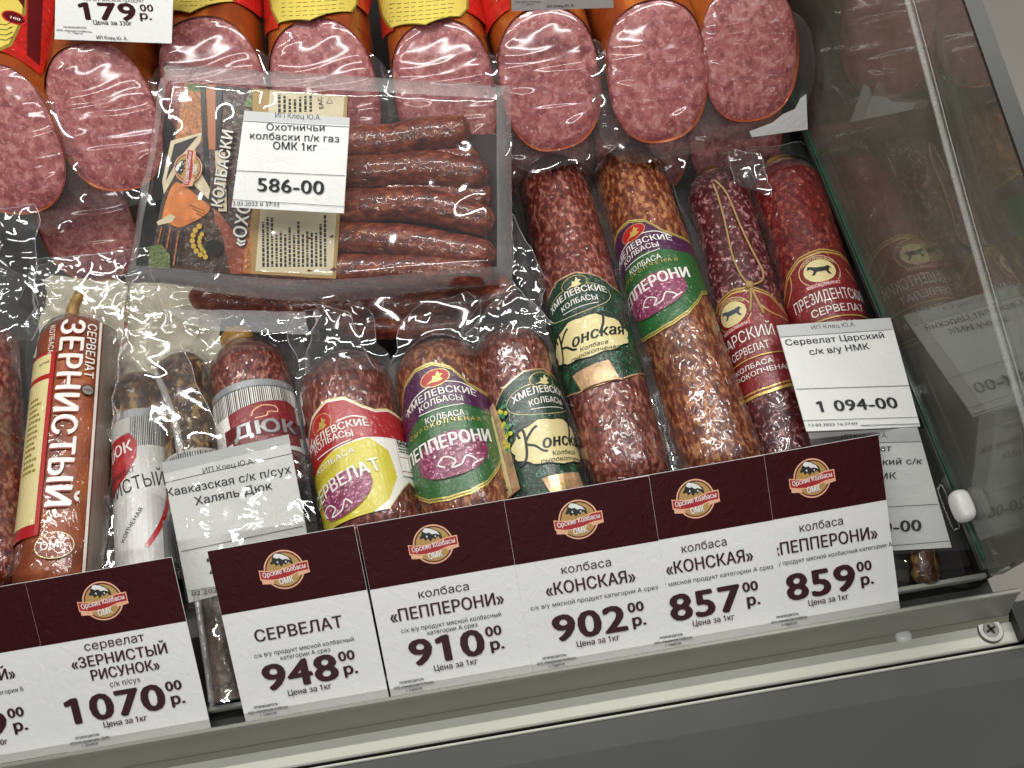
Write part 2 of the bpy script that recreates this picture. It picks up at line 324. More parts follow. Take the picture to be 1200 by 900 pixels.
    def build(s, name, parent, h0=.0004, step=.00007, clip=None, label=None):
        VS = []; FS = []; MI = []
        for vs, fs, mi, ly in s.items:
            st = s.sf.step
            bm = bmesh.new(); bv = [bm.verts.new((x, y, 0)) for x, y in vs]
            for f in fs:
                try: bm.faces.new([bv[i] for i in f])
                except ValueError: pass
            def cut(co, no, clear=False):
                bmesh.ops.bisect_plane(bm, geom=bm.verts[:] + bm.edges[:] + bm.faces[:], plane_co=co, plane_no=no, clear_outer=clear)
            if clip:
                cut((clip[0], 0, 0), (-1, 0, 0), True); cut((clip[1], 0, 0), (1, 0, 0), True)
                if len(clip) > 2: cut((0, clip[2], 0), (0, -1, 0), True); cut((0, clip[3], 0), (0, 1, 0), True)
            if st and bm.verts:
                a = min(v.co.x for v in bm.verts); b = max(v.co.x for v in bm.verts)
                if b - a > st * .8:
                    k = ceil(a / st) * st
                    while k < b: cut((k, 0, 0), (1, 0, 0)); k += st
            bm.verts.index_update(); o = len(VS)
            VS += [s.sf.map(v.co.x, v.co.y, h0 + step * ly) for v in bm.verts]
            for f in bm.faces: FS.append(tuple(o + v.index for v in f.verts)); MI.append(mi)
            bm.free()
        ob = mesh_obj(name, VS, FS, s.mats, parent, MI)
        if s.sf.step:
            pass
        if label: ob['label'] = label
        return ob
def emblem(a, cx, cy, k, rot=0):                    # round gold badge with a bull, a red ribbon and lettering; k = circle radius in mm
    cr, sr = cos(rot), sin(rot)
    def T(x, y): x *= k; y *= k; return (cx + x * cr - y * sr, cy + x * sr + y * cr)
    a.ell((cx, cy), k, k, PEACH, n=40); a.ell((cx, cy), k * .93, k * .93, DRED, n=40); a.ell((cx, cy), k * .86, k * .86, GOLD, n=40)
    bull = [(-.62, .42), (-.5, .55), (-.42, .8), (-.25, .93), (0, .85), (.3, .65), (.45, .5), (.5, .25), (.42, .2), (.3, .36), (.12, .22), (.05, .32), (-.1, .15), (-.2, .32), (-.35, .22), (-.42, .38), (-.55, .34)]
    a.poly([T(*p) for p in bull], BLACK)
    a.poly([T(*p) for p in [(-.42, .72), (-.27, .88), (0, .8), (.28, .62), (.4, .42), (.18, .52), (.02, .5), (-.1, .62), (-.24, .6), (-.34, .66)]], WHITE)
    a.poly([T(*p) for p in [(-.3, .42), (-.22, .5), (-.2, .36)]], WHITE); a.poly([T(*p) for p in [(.12, .4), (.2, .44), (.2, .3)]], WHITE)
    up = [(-1.22, .12), (-.8, .02), (-.3, -.02), (.2, .06), (.7, .2), (1.2, .22)]; lo = [(x, y - .42) for x, y in reversed(up)]
    a.poly([T(x * 1.03, y - .14) for x, y in [(-1.15, .05), (-.6, -.1), (-.6, -.5), (-1.15, -.42)]], PEACH); a.poly([T(x * 1.03, y - .14) for x, y in [(.6, .1), (1.15, .2), (1.2, -.2), (.6, -.3)]], PEACH)
    a.poly([T(x * 1.02, y + (.05 if i < 6 else -.05)) for i, (x, y) in enumerate(up + lo)], PEACH)
    a.poly([T(x * .98, y + (-.01 if i < 6 else .01)) for i, (x, y) in enumerate(up + lo)], RED)
    a.txt('Орские Колбасы', T(-1.08, -.24), T(1.08, -.08), k * .24, WHITE, .02)
    a.txt('ОМК', T(-.34, -.72), T(.36, -.68), k * .3, WHITE, .03)

# ================================================================== display case (the large structure)
XR = .2782; X0 = .2557; ZG = .045      # rail end, glass plane, height of the glass foot
case = thing('display_case', 'refrigerated display case with brushed front rail, white ledge and glass end wall', 'display case', (0, -.2, -.02))
fl = box('floor', (0.6, .6, -.52), (6, 6, .02), FLOORM); fl['kind'] = 'structure'
mesh_obj('tray', *box_vf((-.14, .2, -.004), (.818, .782, .008)), TRAY, case)
prism('rear_lip', [(-.1915, -.008), (-.1915, .0105), (-.192, .0118), (-.1942, .0118), (-.1948, .0105), (-.1948, -.008)], -.56, XR - .004, ALU, case)
prism('price_channel', [(-.1950, -.008), (-.1950, .003), (-.2052, .003), (-.2052, -.008)], -.56, XR - .004, GROOVE, case)
prism('front_lip', [(-.2055, -.012), (-.2055, .020), (-.2062, .0212), (-.2078, .0212), (-.2087, .0202), (-.2092, .016), (-.2165, -.0035), (-.2165, -.012)], -.56, XR + .003, ALU, case)
prism('painted_shadow_strip', [(-.2166, -.012), (-.2166, -.0055), (-.2205, -.0085), (-.2205, -.012)], -.56, XR + .004, paint('painted_shadow_olive', '8a8a7c', .5), case)  # shadow band below the lip, built as a dull olive strip
prism('ledge', [(-.2206, -.016), (-.2206, -.0085), (-.2316, -.0095), (-.2326, -.0105), (-.2326, -.016)], -.56, XR + .006, LEDGE, case)
prism('groove', [(-.2327, -.030), (-.2327, -.0165), (-.2345, -.0165), (-.2345, -.030)], -.56, XR + .02, GROOVE, case)
prism('panel_edge', [(-.2346, -.03), (-.2346, -.0125), (-.2356, -.012), (-.2362, -.0128), (-.2362, -.03)], -.56, .46, LEDGE, case)
prism('front_panel', [(-.2363, -.06), (-.2363, -.0135), (-.252, -.0225), (-.30, -.058), (-.36, -.115), (-.45, -.25), (-.45, -.4), (-.2363, -.4)], -.56, .46, PANEL, case)
mesh_obj('side_wall', *box_vf((.2715, .155, .017), (.003, .70, .050)), GASK, case)
mesh_obj('glass_channel', *box_vf((.2626, .155, .0425), (.0178, .70, .004)), paint('channel_grey', '4a4e48', .35, metal=.3), case)
box('end_post', (.29, -.2212, -.016), (.014, .022, .03), GASK, case)
# glass end wall
gm, gnt, gp, gN = newmat('end_glass'); gnt.nodes.remove(gp)
gdf = gN('ShaderNodeBsdfDiffuse'); gdf.inputs[0].default_value = (.62, .6, .55, 1); gm1 = gN('ShaderNodeMixShader')
gn = gN('ShaderNodeTexNoise', _Scale=14.0, _Detail=6.0, _Distortion=1.5); gtc = gN('ShaderNodeTexCoord'); gmp = gN('ShaderNodeMapping'); gmp.inputs['Scale'].default_value = (1, 1, 2.5); gnt.links.new(gtc.outputs['Object'], gmp.inputs[0]); gnt.links.new(gmp.outputs[0], gn.inputs[0])
grm = gN('ShaderNodeMapRange'); grm.inputs[1].default_value = .35; grm.inputs[2].default_value = .75; grm.inputs[3].default_value = .05; grm.inputs[4].default_value = .15; gnt.links.new(gn.outputs[0], grm.inputs[0]); gnt.links.new(grm.outputs[0], gm1.inputs[0])
gout = [n for n in gnt.nodes if n.type == 'OUTPUT_MATERIAL'][0]; rf = reflectance(gnt, 1.9)
gl = gN('ShaderNodeBsdfGlossy'); gl.inputs['Roughness'].default_value = .0
tr = gN('ShaderNodeBsdfTransparent'); tr.inputs[0].default_value = (.86, .9, .86, 1); mx = gN('ShaderNodeMixShader')
gnt.links.new(rf, mx.inputs[0]); gnt.links.new(tr.outputs[0], gm1.inputs[1]); gnt.links.new(gdf.outputs[0], gm1.inputs[2]); gnt.links.new(gm1.outputs[0], mx.inputs[1]); gnt.links.new(gl.outputs[0], mx.inputs[2]); gnt.links.new(mx.outputs[0], gout.inputs[0])
def topz(y): return .2369 + .2235 * y
def side(name, xa, xb, zb, dz, mat, y0=-.2, y1=.55):
    pr = [(y0, zb), (y0, topz(y0) + dz), (y1, topz(y1) + dz), (y1, zb)]
    return prism(name, pr, xa, xb, mat, case)
side('side_glass', X0, X0 + .005, ZG, 0, gm)
side('end_panel', X0 + .0055, X0 + .0075, ZG, -.003, DARKP, -.2, .6)
prism('glass_cap', [(-.2, topz(-.2) + .0002), (-.2, topz(-.2) + .0022), (.55, topz(.55) + .0022), (.55, topz(.55) + .0002)], X0 - .0006, X0 + .008, GASK, case)
prism('glass_edge', [(-.19, ZG - .0002), (-.19, ZG + .0022), (.5, ZG + .0022), (.5, ZG - .0002)], X0 - .0014, X0 - .0002, GEDGE, case)
# pale translucent strip and thin line laid on the glass
ss = [V((X0 - .0006, -.2848 + (y + .2848) * .919, .56 - (.56 - z) * .919)) for y, z in [(.35, .254), (.1198, .182), (.0012, .1437), (-.1107, .1116), (-.18, .094)]]
STRIPF = film_mat('pale_strip_film', haze=.22, bump=.0008, scale=400, gl=.25, rough=.35)
tube('pale_strip', ss, .0018, STRIPF, case, n=6); tube('strip_edge', [p + V((-.0004, 0, .0065)) for p in ss], .0003, STRIPF, case, n=5)
# glass support clip, screw, bumper dot
def blob(name, c, s, mat, parent, e=.6):
    n, k = 16, 10
    def f(i, j):
        a = 2 * pi * i / n; b = -pi / 2 + pi * j / k; g = lambda x: copysign(abs(x) ** e, x)
        return V(c) + V((s[0] * g(cos(a)) * g(cos(b)), s[1] * g(sin(a)) * g(cos(b)), s[2] * g(sin(b))))
    return grid_obj(name, f, n, k, mat, parent, wrap=True)
blob('glass_clip', (X0 - .0042, -.159, .054), (.0052, .0095, .0075), WPLAST, case)
blob('bump_stop', at(1058, 745, -.006), (.0052, .0042, .0035), WPLAST, case, .8)
def disc(name, c, r, h, mat, parent, n=24, inner=0):
    vs = [V(c) + V((r * cos(2 * pi * i / n), r * sin(2 * pi * i / n), 0)) for i in range(n)] + [V(c) + V((r * .85 * cos(2 * pi * i / n), r * .85 * sin(2 * pi * i / n), h)) for i in range(n)]
    return mesh_obj(name, vs, [(i, (i + 1) % n, (i + 1) % n + n, i + n) for i in range(n)] + [tuple(range(n, 2 * n))], mat, parent)
scr = at(1160, 738, -.009); sw = disc('screw', scr + V((0, 0, -.0002)), .0085, .0016, STEEL, case)
d2 = disc('screw_recess', scr + V((0, 0, .0015)), .0048, .0002, ALU, sw)
for a in (.4, .4 + pi / 2):
    box('cross_slot', scr + V((0, 0, .0021)), (.006, .0012, .0008), GROOVE, sw, (V((cos(a), sin(a), 0)), V((-sin(a), cos(a), 0)), V((0, 0, 1))))

# ================================================================== sausages
def n3(p, s, seed=0): return noise.noise(V((p[0] * s + seed * 7.3, p[1] * s + seed * 3.1, p[2] * s)))
def body(name, cy, L, mat, parent, seed, taper=.9, lump=.0007, nu=56, nv=90):
    r = cy.r; ca = r * taper
    def R(t):
        k = 1.0
        if t < ca: k = min(k, sqrt(max(0, 1 - ((ca - t) / ca) ** 2.2)))
        if t > L - ca: k = min(k, sqrt(max(0, 1 - ((t - L + ca) / ca) ** 2.2)))
        return r * k
    def f(i, j):
        k = j / nv; t = L * (k - .5 * sin(2 * pi * k) / pi * .6); th = 2 * pi * i / nu; rr = R(t)
        p = cy.loc(rr * sin(th), t, rr * cos(th)); nn = cy.X * sin(th) + cy.Z * cos(th)
        return p + nn * (lump * (n3(p, 60, seed) + .5 * n3(p, 160, seed)) * (rr / r) - (.0004 if rr > .9 * r else 0))
    return grid_obj(name, f, nu, nv, mat, parent, wrap=True)
def pouch(cy, L, parent, seed, fin=.008, tail=.035, tw=None, lean=0, mat=None, name='film_wrap', lift=.0, fl=1, frt=1):
    r = cy.r; tw = tw or r * .9; nu, nv = 26, 46; t0 = -tail; t1 = L * .97
    rnd = random.Random(seed); ph = [rnd.uniform(0, 6) for _ in range(4)]
    def prof(i, j):
        k = j / nv; t = t0 + (t1 - t0) * k; a = -1 + 2 * i / nu
        q = max(0, min(1, (t + tail) / (tail + r * .8)))
        dome = 0 if t < -r * .15 else sqrt(max(0, 1 - max(0, (r * .85 - t) / (r * 1.0)) ** 2))
        Rr = r * dome + .0006
        wd = (r + fin * (1 + .35 * sin(t * 55 + ph[0]))) * (q ** .6) + tw * (1 - q ** .6) * (1 - .25 * (1 - q) * (1 + sin(ph[1])))
        if t < 0: wd *= 1 + .14 * sin(t * 160 + ph[2])
        x = a * wd
        if fl == 0 and x < -r * 1.02: x = -r * 1.02
        if frt == 0 and x > r * 1.02: x = r * 1.02
        z = sqrt(max(0, Rr * Rr - x * x)) if abs(x) < Rr else 0
        z = max(z, .0) + (-.002 if t > 0 else 0) * min(1, abs(a))
        x += lean * max(0, -t) + 0
        p = cy.loc(x, t, z)
        am = .0042 if t < 0 else .0016 * min(1, max(0, (abs(x) - r * .8) / (fin + 1e-6)))
        am += .001 if t < r * .5 else 0
        zz = am * (n3(p, 32, seed) + .6 * (1 - 2 * abs(n3(p, 60, seed + 5)))) + lift * max(0, -t)
        return p + cy.Z * zz + cy.X * (am * .5 * n3(p, 80, seed + 9))
    def keep(i, j):
        t = t0 + (t1 - t0) * (j + .5) / nv; a = -1 + 2 * (i + .5) / nu
        return t < r * .75 or abs(a) * (r + fin) > r * .93
    edge = [prof(0, j) for j in range(int(nv * .2), -1, -2)] + [prof(i, 0) for i in range(2, nu - 1, 2)] + [prof(nu, j) for j in range(0, int(nv * .2) + 1, 2)]
    tube('film_edge', edge, .00028, FILMR, parent, n=4, sub=2)
    return grid_obj(name, prof, nu, nv, mat or FILMT, parent, keep)
def sausage(name, label, tip, front, r, z, mat, L, seed, group='sausages laid side by side in the case', film=None, zf=None):
    cy = Cyl(at(*tip, z), at(*front, zf or z), r)
    t = thing(name, label, 'sausage', cy.loc(0, 0, -r), group)
    b = body('casing', cy, L, mat, t, seed)
    if film is not None: pouch(cy, L, t, seed, **film)
    return t, cy
def fox(a, c, rx, ry, rot=0, bg=RED):
    c = a.P(c); px, a.px = a.px, False
    a.ell(c, rx + .5, ry + .5, LGOLD, rot); a.ell(c, rx, ry, bg, rot)
    cr, sr = cos(rot), sin(rot)
    q = [(-.75, -.45), (-.2, -.15), (-.1, .35), (.08, .15), (.3, .75), (.4, .3), (.62, .2), (.35, -.05), (.5, -.45), (.1, -.6), (-.3, -.4)]
    a.poly([(c[0] + x * rx * cr - y * ry * sr, c[1] + x * rx * sr + y * ry * cr) for x, y in q], LGOLD if bg is not LDGREEN else LCREAM); a.px = px
def scroll(a, c, k, m, rnd, wd=.45):
    a0 = rnd.uniform(0, 6); s = rnd.choice((-1, 1)); pts = []
    for i in range(9):
        t = i / 8; R_ = k * (1 - .8 * t); pts.append((c[0] + R_ * cos(a0 + s * t * 5.5), c[1] + R_ * sin(a0 + s * t * 5.5)))
    a.line(pts, wd, m, dl=0)
def meat(a, c, rx, ry, rot, rnd, n=70):
    c = a.P(c); px, a.px = a.px, False; a.ell(c, rx, ry, MEAT1, rot, n=32)
    cr, sr = cos(rot), sin(rot)
    for _ in range(n):
        k = sqrt(rnd.random()) * .93; t = rnd.uniform(0, 2 * pi); x = rx * k * cos(t); y = ry * k * sin(t)
        a.ell((c[0] + x * cr - y * sr, c[1] + x * sr + y * cr), rnd.uniform(.5, 1.2), rnd.uniform(.4, .9), rnd.choice((MEAT2, MEAT2, MEAT3)), dl=0, n=6)
    a.px = px
def offs(a, dx, dy, p):        # same place on the label, shifted by mm
    q = a.P(p); return (q[0] + dx, q[1] + dy)

def pepperoni_label(cy, t, m, rnd):
    """m: uv centre of label; coordinates below in mm around it (u right, v up)"""
    U, W_ = m
    a = Art(cy)
    def q(x, y): return (U + x, W_ + y)
    top = [(-46, 6), (-38, 10), (-31, 24), (-22, 38), (-10, 45), (2, 46), (13, 41), (24, 28), (34, 24), (46, 22)]
    bot = [(46, -24), (38, -27), (32, -34), (22, -43), (10, -48), (-4, -49), (-18, -46), (-28, -40), (-32, -36), (-36, -39), (-40, -34), (-46, -32)]
    def ins(pts, d): return [(x, y + d) for x, y in pts]
    a.poly([q(*p) for p in top + bot], LGOLD); a.poly([q(*p) for p in ins(top, -1.2) + ins(bot, 1.2)], LGREEN); a.poly([q(*p) for p in ins(top, -1.8) + ins(bot, 1.8)], LGOLD)
    a.poly([q(*p) for p in ins(top, -2.6) + ins(bot, 2.8)], LGREEN)
    arc = [(46, 8), (30, 9), (16, 13), (2, 15), (-12, 11), (-26, 4), (-36, -3), (-46, -6)]
    a.poly([q(*p) for p in ins(top, -2.8) + arc], LPURPLE)
    px = a.px
    fox(a, q(2, 34), 9.5, 5.6, .15)
    a.line([q(-25, 17), q(-14, 25), q(-2, 29)], .7, LW, smooth=True); a.line([q(8, 30), q(18, 28), q(28, 22)], .7, LW, smooth=True)
    a.txt('ХМЕЛЕВСКИЕ', q(-23, 15.2), q(27, 18), 4.6, LW, .02, arc=5)
    a.txt('КОЛБАСЫ', q(-12, 13.2), q(17, 14.6), 4.0, LW, .012, arc=2)
    a.line([q(-13, 11.5), q(17, 12.5)], .6, LW)
    a.txt('КОЛБАСА', q(-9, 4), q(16, 4.6), 4, LW, .01)
    a.txt('С Ы Р О К О П Ч Е Н А Я', q(-24, -2), q(26, 0), 2.6, LGOLD, .01, arc=2)
    meat(a, q(3, -20), 24, 15, .1, rnd, 150)
    a.txt('ПЕППЕРОНИ', q(-30, -18), q(31, -14), 8.2, LW, .03, arc=1)
    a.line([q(-2, -28), q(-6, -25), q(-1, -21), q(5, -25), q(2, -29), q(8, -28), q(12, -23), q(18, -27), q(15, -29), q(22, -26)], .9, LW, smooth=True)
    a.build('label', t, clip=(-78, 78, -124 if cy.r > .03 else -400, 0))
def horse_label(cy, t, m, rnd, left=False):
    U, W_ = m; a = Art(cy)
    def q(x, y): return (U + x, W_ + y)
    S = [(-44, 18), (-36, 27), (-26, 37), (-10, 45), (4, 46), (18, 41), (30, 33), (44, 30)]; B = [(44, -34), (30, -38), (16, -43), (0, -44), (-16, -43), (-30, -38), (-44, -36)]
    a.poly([q(*p) for p in S + B], LHOLO); a.poly([q(x, y - 1.2) for x, y in S] + [q(x, y + 1.2) for x, y in B], LDGREEN)
    for _ in range(170):
        x = rnd.uniform(-42, 42); y = rnd.uniform(-40, 42)
        if y < 44 - abs(x) * .55 and y > -42 + abs(x) * .12: scroll(a, q(x, y), rnd.uniform(1.6, 3.2), LMGREEN, rnd)
    a.ly += 1
    a.ell(q(-1, 24), 26, 11.5, LCREAM, .06); a.ell(q(-1, 24), 25.6, 11.1, LDGREEN, .06)
    fox(a, q(1, 37), 9, 5.6, .1, LDGREEN)
    a.txt('ХМЕЛЕВСКИЕ', q(-22, 23), q(22, 26), 4.8, LW, .02, arc=3.5)
    a.txt('КОЛБАСЫ', q(-12, 18.6), q(14, 20), 4.0, LW, .015, arc=1.4); a.line([q(-12, 16.5), q(14, 17.8)], .5, LW)
    C = []
    for i in range(40):
        th = 2 * pi * i / 40; e = 1 + .045 * sin(th * 11); C.append(q(30 * cos(th) * e, -8 + 17 * (1 if sin(th) > 0 else .8) * sin(th) * e))
    a.poly([(U + (x - U) * 1.03, W_ - 8 + (y - W_ + 8) * 1.05) for x, y in C], OUTL); a.poly(C, LCREAM)
    # brush-script word: strokes for the capital, slanted lettering for the rest
    a.line([q(-23, -1), q(-24, 3), q(-20, 4), q(-20, -6), q(-22, -15), q(-27, -18), q(-29, -14)], 1.7, OUTL, smooth=True)
    a.line([q(-11, 5), q(-15, 2), q(-20, -5), q(-15, -8), q(-11, -12), q(-8, -13)], 1.6, OUTL, smooth=True)
    a.txt('онская', q(-10, -11), q(28, -8), 8.2, OUTL, .03, shear=.35); a.line([q(9, -7), q(13, 1), q(14, 8), q(11, 9)], 1.6, OUTL, smooth=True)
    a.txt('Колбаса', q(-6, -16.5), q(13, -15.5), 2.9, OUTL, .005, shear=.3); a.txt('сырокопченая', q(-14, -20.8), q(20, -19.8), 2.9, OUTL, .005, shear=.3)
    a.poly([q(-16, -30), q(10, -28), q(14, -43), q(-12, -43)], LHOLO)
    for k in range(14): a.ell(q(rnd.uniform(-13, 10), rnd.uniform(-41, -32)), 1.2, .6, LGOLD, rnd.uniform(0, 3), dl=0, n=6)
    if left:
        a.poly([q(-44, 26), q(-35, 30), q(-31, 8), q(-30, -32), q(-40, -34)], LHOLO)
        for k in range(26): a.ell(q(rnd.uniform(-34, -26), rnd.uniform(-8, 26)), 1.5, 1.5, rnd.choice((LMGREEN, LYEL)), dl=0, n=10)
    a.poly([q(-47, 20), q(-38, 22), q(-36.5, -32), q(-60, -40), q(-62, 16)], LCREAM); a.micro(U - 59, W_ - 34, U - 39.5, W_ + 14, 22, OUTL, rnd)
    a.build('label', t, clip=(-80, 80, -128 if left else -400, 0))
def stud_label(cy, t, m, rnd, title, sub, horse=BLACK, extra=True, tw=27):
    U, W_ = m; a = Art(cy)
    def q(x, y): return (U + x, W_ + y)
    top = [(-40, 4), (-34, 14), (-27, 24), (-15, 33), (0, 36), (14, 34), (24, 29), (32, 20), (40, 14)]; bot = [(40, -40), (24, -44), (8, -47), (-10, -47), (-24, -45), (-40, -42)]
    a.poly([q(*p) for p in top + bot], LGOLD); a.poly([q(x, y - 1) for x, y in top] + [q(x, y + 2) for x, y in bot], LBURG)
    a.poly([q(x, y - 2.2) for x, y in top] + [q(x, y + 3.5) for x, y in bot], LGOLD); a.poly([q(x, y - 3.6) for x, y in top] + [q(x, y + 4.5) for x, y in bot], LBURG)
    a.line([q(-34, 2), q(-26, 12), q(-24, 22)], .9, LGOLD, smooth=True); a.line([q(15, 20), q(22, 12), q(36, 8)], .9, LGOLD, smooth=True)
    a.ell(q(-4, 18), 14, 12.5, LCREAM); a.ell(q(-4, 18), 13.5, 12, LBURG); a.ell(q(-4, 18), 10.5, 9, LCREAM)
    a.txt('НОВОТРОИЦКИЙ', q(-14.5, 23), q(6.5, 23), 1.9, LCREAM, .01, arc=4.2)
    hs = [(-8, 2), (-7, 5), (-4.5, 4), (-2, 3), (3, 2.6), (6, 3.4), (8, 1), (6.6, 1.4), (5.4, -1), (7, -4), (5, -3.6), (3.6, -.8), (0, -1), (-2, -.6), (-4, -3), (-6, -2.6), (-4.4, -1), (-4, .6), (-6, 2.4)]
    a.poly([q(-4 + x, 18 + y) for x, y in hs], horse)
    a.poly([q(-16, 8.5), q(8, 9.5), q(9, 5), q(-17, 4)], LRED); a.txt('МЯСОКОМБИНАТ', q(-15, 5.2), q(7, 6.2), 2.3, LW, .01)
    a.txt(title, q(-tw, -8), q(tw, -6), 8.2, LW, .0, arc=.8); a.txt(sub, q(-tw * .62, -16.5), q(tw * .72, -15.4), 5.4, LW, -.004)
    a.line([q(-36, -21), q(-10, -20), q(36, -18.5)], .8, LGOLD, smooth=True)
    if extra:
        a.txt('КОЛБАСА', q(-12, -27.5), q(14, -26.5), 3.4, LW, .01); a.txt('СЫРОКОПЧЕНАЯ', q(-21, -33.5), q(24, -32), 3.4, LW, .01)
    a.build('label', t, clip=(-70, 70))

GRPF = 'short sausages of the left front row'; GRPL = 'long sausages on the right side'
R_ = random.Random(3)
# long sausages on the right
t, cy = sausage('sausage', 'long brown mottled sausage with dark green scrollwork label and cream cartouche', (642, 197), (732, 540), .028, .030, SAL_A2, .286, 11, GRPL, dict(fin=.009, tail=.03, tw=.024))
horse_label(cy, t, (cy.uv(690, 385)[0] - 3, cy.uv(690, 385)[1] + 1), R_)
t, cy = sausage('sausage', 'long orange-brown mottled sausage with purple and green label beside the glass-side pair', (730, 184), (845, 540), .0277, .030, SAL_A, .292, 12, GRPL, dict(fin=.006, tail=.028, tw=.03))
pepperoni_label(cy, t, (-19, -124), R_)
t, cy = sausage('sausage', 'burgundy speckled sausage with twine tied over its red and gold label', (836, 210), (922, 525), .0238, .026, SAL_B, .27, 13, GRPL, dict(fin=.006, tail=.03, tw=.03))
stud_label(cy, t, (-15, -150), R_, 'ЦАРСКИЙ', 'СЕРВЕЛАТ', paint('blue_grey_print', '46505e', .4), tw=20)
def cpts(pp, h=.0012): return [cy.map(*cy.uv(*p), h) for p in pp]
tw = tube('twine', cpts([(836, 216), (842, 232), (850, 262), (858, 298), (868, 322), (878, 335)]), .0008, TWINE, t, n=6)
tube('twine', cpts([(838, 212), (852, 228), (866, 262), (880, 292), (893, 318), (892, 330), (879, 335)]), .0008, TWINE, t, n=6)
tube('twine', cpts([(879, 335), (880, 350), (879, 366)]), .0011, TWINE, t, n=6); tube('twine', cpts([(879, 335), (886, 350), (895, 368)]), .0011, TWINE, t, n=6)
blob('knot', cy.map(*cy.uv(878, 335), .002), (.003, .003, .0022), TWINE, t, .9)
blob('casing_end', cy.loc(0, -.003, .0), (.007, .009, .006), TAN, t, .9)
t, cy = sausage('sausage', 'dark red finely speckled sausage nearest the glass with galloping horse label', (914, 198), (1024, 565), .0262, .028, SAL_C, .262, 14, GRPL, dict(fin=.006, tail=.022, tw=.02))
stud_label(cy, t, (0, -131), R_, 'ПРЕЗИДЕНТСКИЙ', 'СЕРВЕЛАТ')
blob('casing_end', cy.loc(.0, -.002, .002), (.012, .008, .008), TAN, t, .9)
# short front-row sausages
t, cy = sausage('sausage', 'stubby orange-brown sausage with purple and green label in the front row', (509, 405), (546, 590), .0315, .040, SAL_A, .152, 15, GRPF, zf=.034, film=dict(fin=.006, tail=.03, tw=.024, lean=.5, lift=.3))
pepperoni_label(cy, t, (-4, -74), R_)
t, cy = sausage('sausage', 'short dark brown sausage whose green scroll label is turned showing a cream small-print panel', (592, 390), (638, 575), .0265, .040, SAL_A2, .155, 16, GRPF, zf=.032, film=dict(fin=.004, tail=.028, tw=.022))
horse_label(cy, t, (15, -88), R_, True)
t, cy = sausage('sausage', 'short dark brown sausage with red top and yellow label above the 948 card', (399, 424), (439, 605), .0325, .040, SAL_A2, .152, 17, GRPF, zf=.034, film=dict(fin=.006, tail=.04, tw=.018, lift=.3))
a = Art(cy, px=True); U, W_ = cy.uv(405, 530)
def q(x, y): return (U + x, W_ + y)
a.px = False
top = [(-42, 12), (-30, 24), (-20, 34), (-6, 40), (6, 38), (16, 30), (24, 26), (34, 27), (44, 24), (56, 22)]; bot = [(56, -28), (44, -30), (38, -26), (32, -30), (24, -38), (16, -46), (0, -52), (-20, -52), (-42, -50)]
a.poly([q(*p) for p in top + bot], LCREAM); a.poly([q(x, y - 1) for x, y in top] + [q(x, y + .4) for x, y in bot], LGOLD)
a.poly([q(x, y - 1.4) for x, y in top] + [q(x, y + 1) for x, y in bot], LW)
a.poly([q(*p) for p in [(-42, -5), (-20, 2), (0, 5), (16, 6), (27, -4), (29, -22), (20, -37), (0, -48), (-42, -50)]], LYEL)
a.poly([q(x, y - 2.4) for x, y in top] + [q(56, 3), q(30, 5), q(12, 7), q(-6, 5), q(-24, -1), q(-42, -8)], LRED)
fox(a, q(-13, 25), 8, 6.5, .15)
a.line([q(-28, 15), q(-24, 20)], .8, LW); a.line([q(-2, 22), q(8, 23), q(17, 20)], .8, LW, smooth=True)
a.txt('ХМЕЛЕВСКИЕ', q(-31, 10), q(18, 14), 4.8, LW, .02, arc=3.5); a.txt('КОЛБАСЫ', q(-23, 7.5), q(7, 9), 4.2, LW, .012, arc=2); a.line([q(-22, 4), q(5, 7)], .7, LW)
a.txt('КОЛБАСА', q(-24, -6), q(6, -2), 3.6, LW, .008); a.txt('С Ы Р О К О П', q(-32, -12), q(-6, -7), 2.4, LGOLD, .01)
meat(a, q(-7, -26), 20, 13, .35, R_, 130)
a.txt('СЕРВЕЛАТ', q(-34, -27), q(19, -17), 8.4, LW, .02, arc=1)
a.line([q(-22, -36), q(-25, -32), q(-19, -29), q(-14, -33), q(-18, -37), q(-10, -36), q(-6, -30), q(-2, -34)], 1, LW, smooth=True)
a.rect(*q(33, -22), *q(52, 3), LW); a.micro(U + 34, W_ - 6, U + 52, W_ + 2, 4, BLACK, R_); a.line([q(33, -9), q(50, -9)], .4, RED); a.line([q(33, -19), q(50, -19)], .4, RED); a.txt('EAC', q(34, 0), q(43, 0), 3.6, BLACK, .03)
a.build('label', t, clip=(-80, 80, -124, 0))
# left group
t, cy = sausage('sausage', 'orange sausage with large white lettering running down it and cream panel', (95, 378), (72, 655), .0275, .032, SAL_D, .222, 18, GRPF, dict(fin=.011, tail=.05, tw=.036, lift=.25))
a = Art(cy)
wl = lambda s, x, t0, t1, h, m, b: a.txt(s, (x, -t0), (x, -t1), h, m, b)
a.rect(27, -14, 29, -236, LW); a.rect(29, -14, 30, -236, paint('label_brown', '6a2c18', .4)); a.rect(30, -14, 44, -238, paint('label_taupe', '6f6258', .45, coat=.6, wr=.001))
a.micro(31, -20, 43, -236, 7, LCREAM, R_, True, .45)
a.rect(-40, -40, 0, -176, RED); a.rect(-38, -42, -3, -58, LCREAM); a.rect(-38, -62, -3, -168, LCREAM); a.micro(-19, -132, -6, -74, 14, OLIVE, R_); a.txt('ИСТЫЙ', (-12, -50), (-4, -49), 1.8, BLACK, 0)
wl('ЗЕРНИСТЫЙ', 1.5, 17, 158, 14.5, paint('label_shadow', '8a2a14', .4), .03); wl('ЗЕРНИСТЫЙ', 2.5, 16, 157, 14, LW, .03)
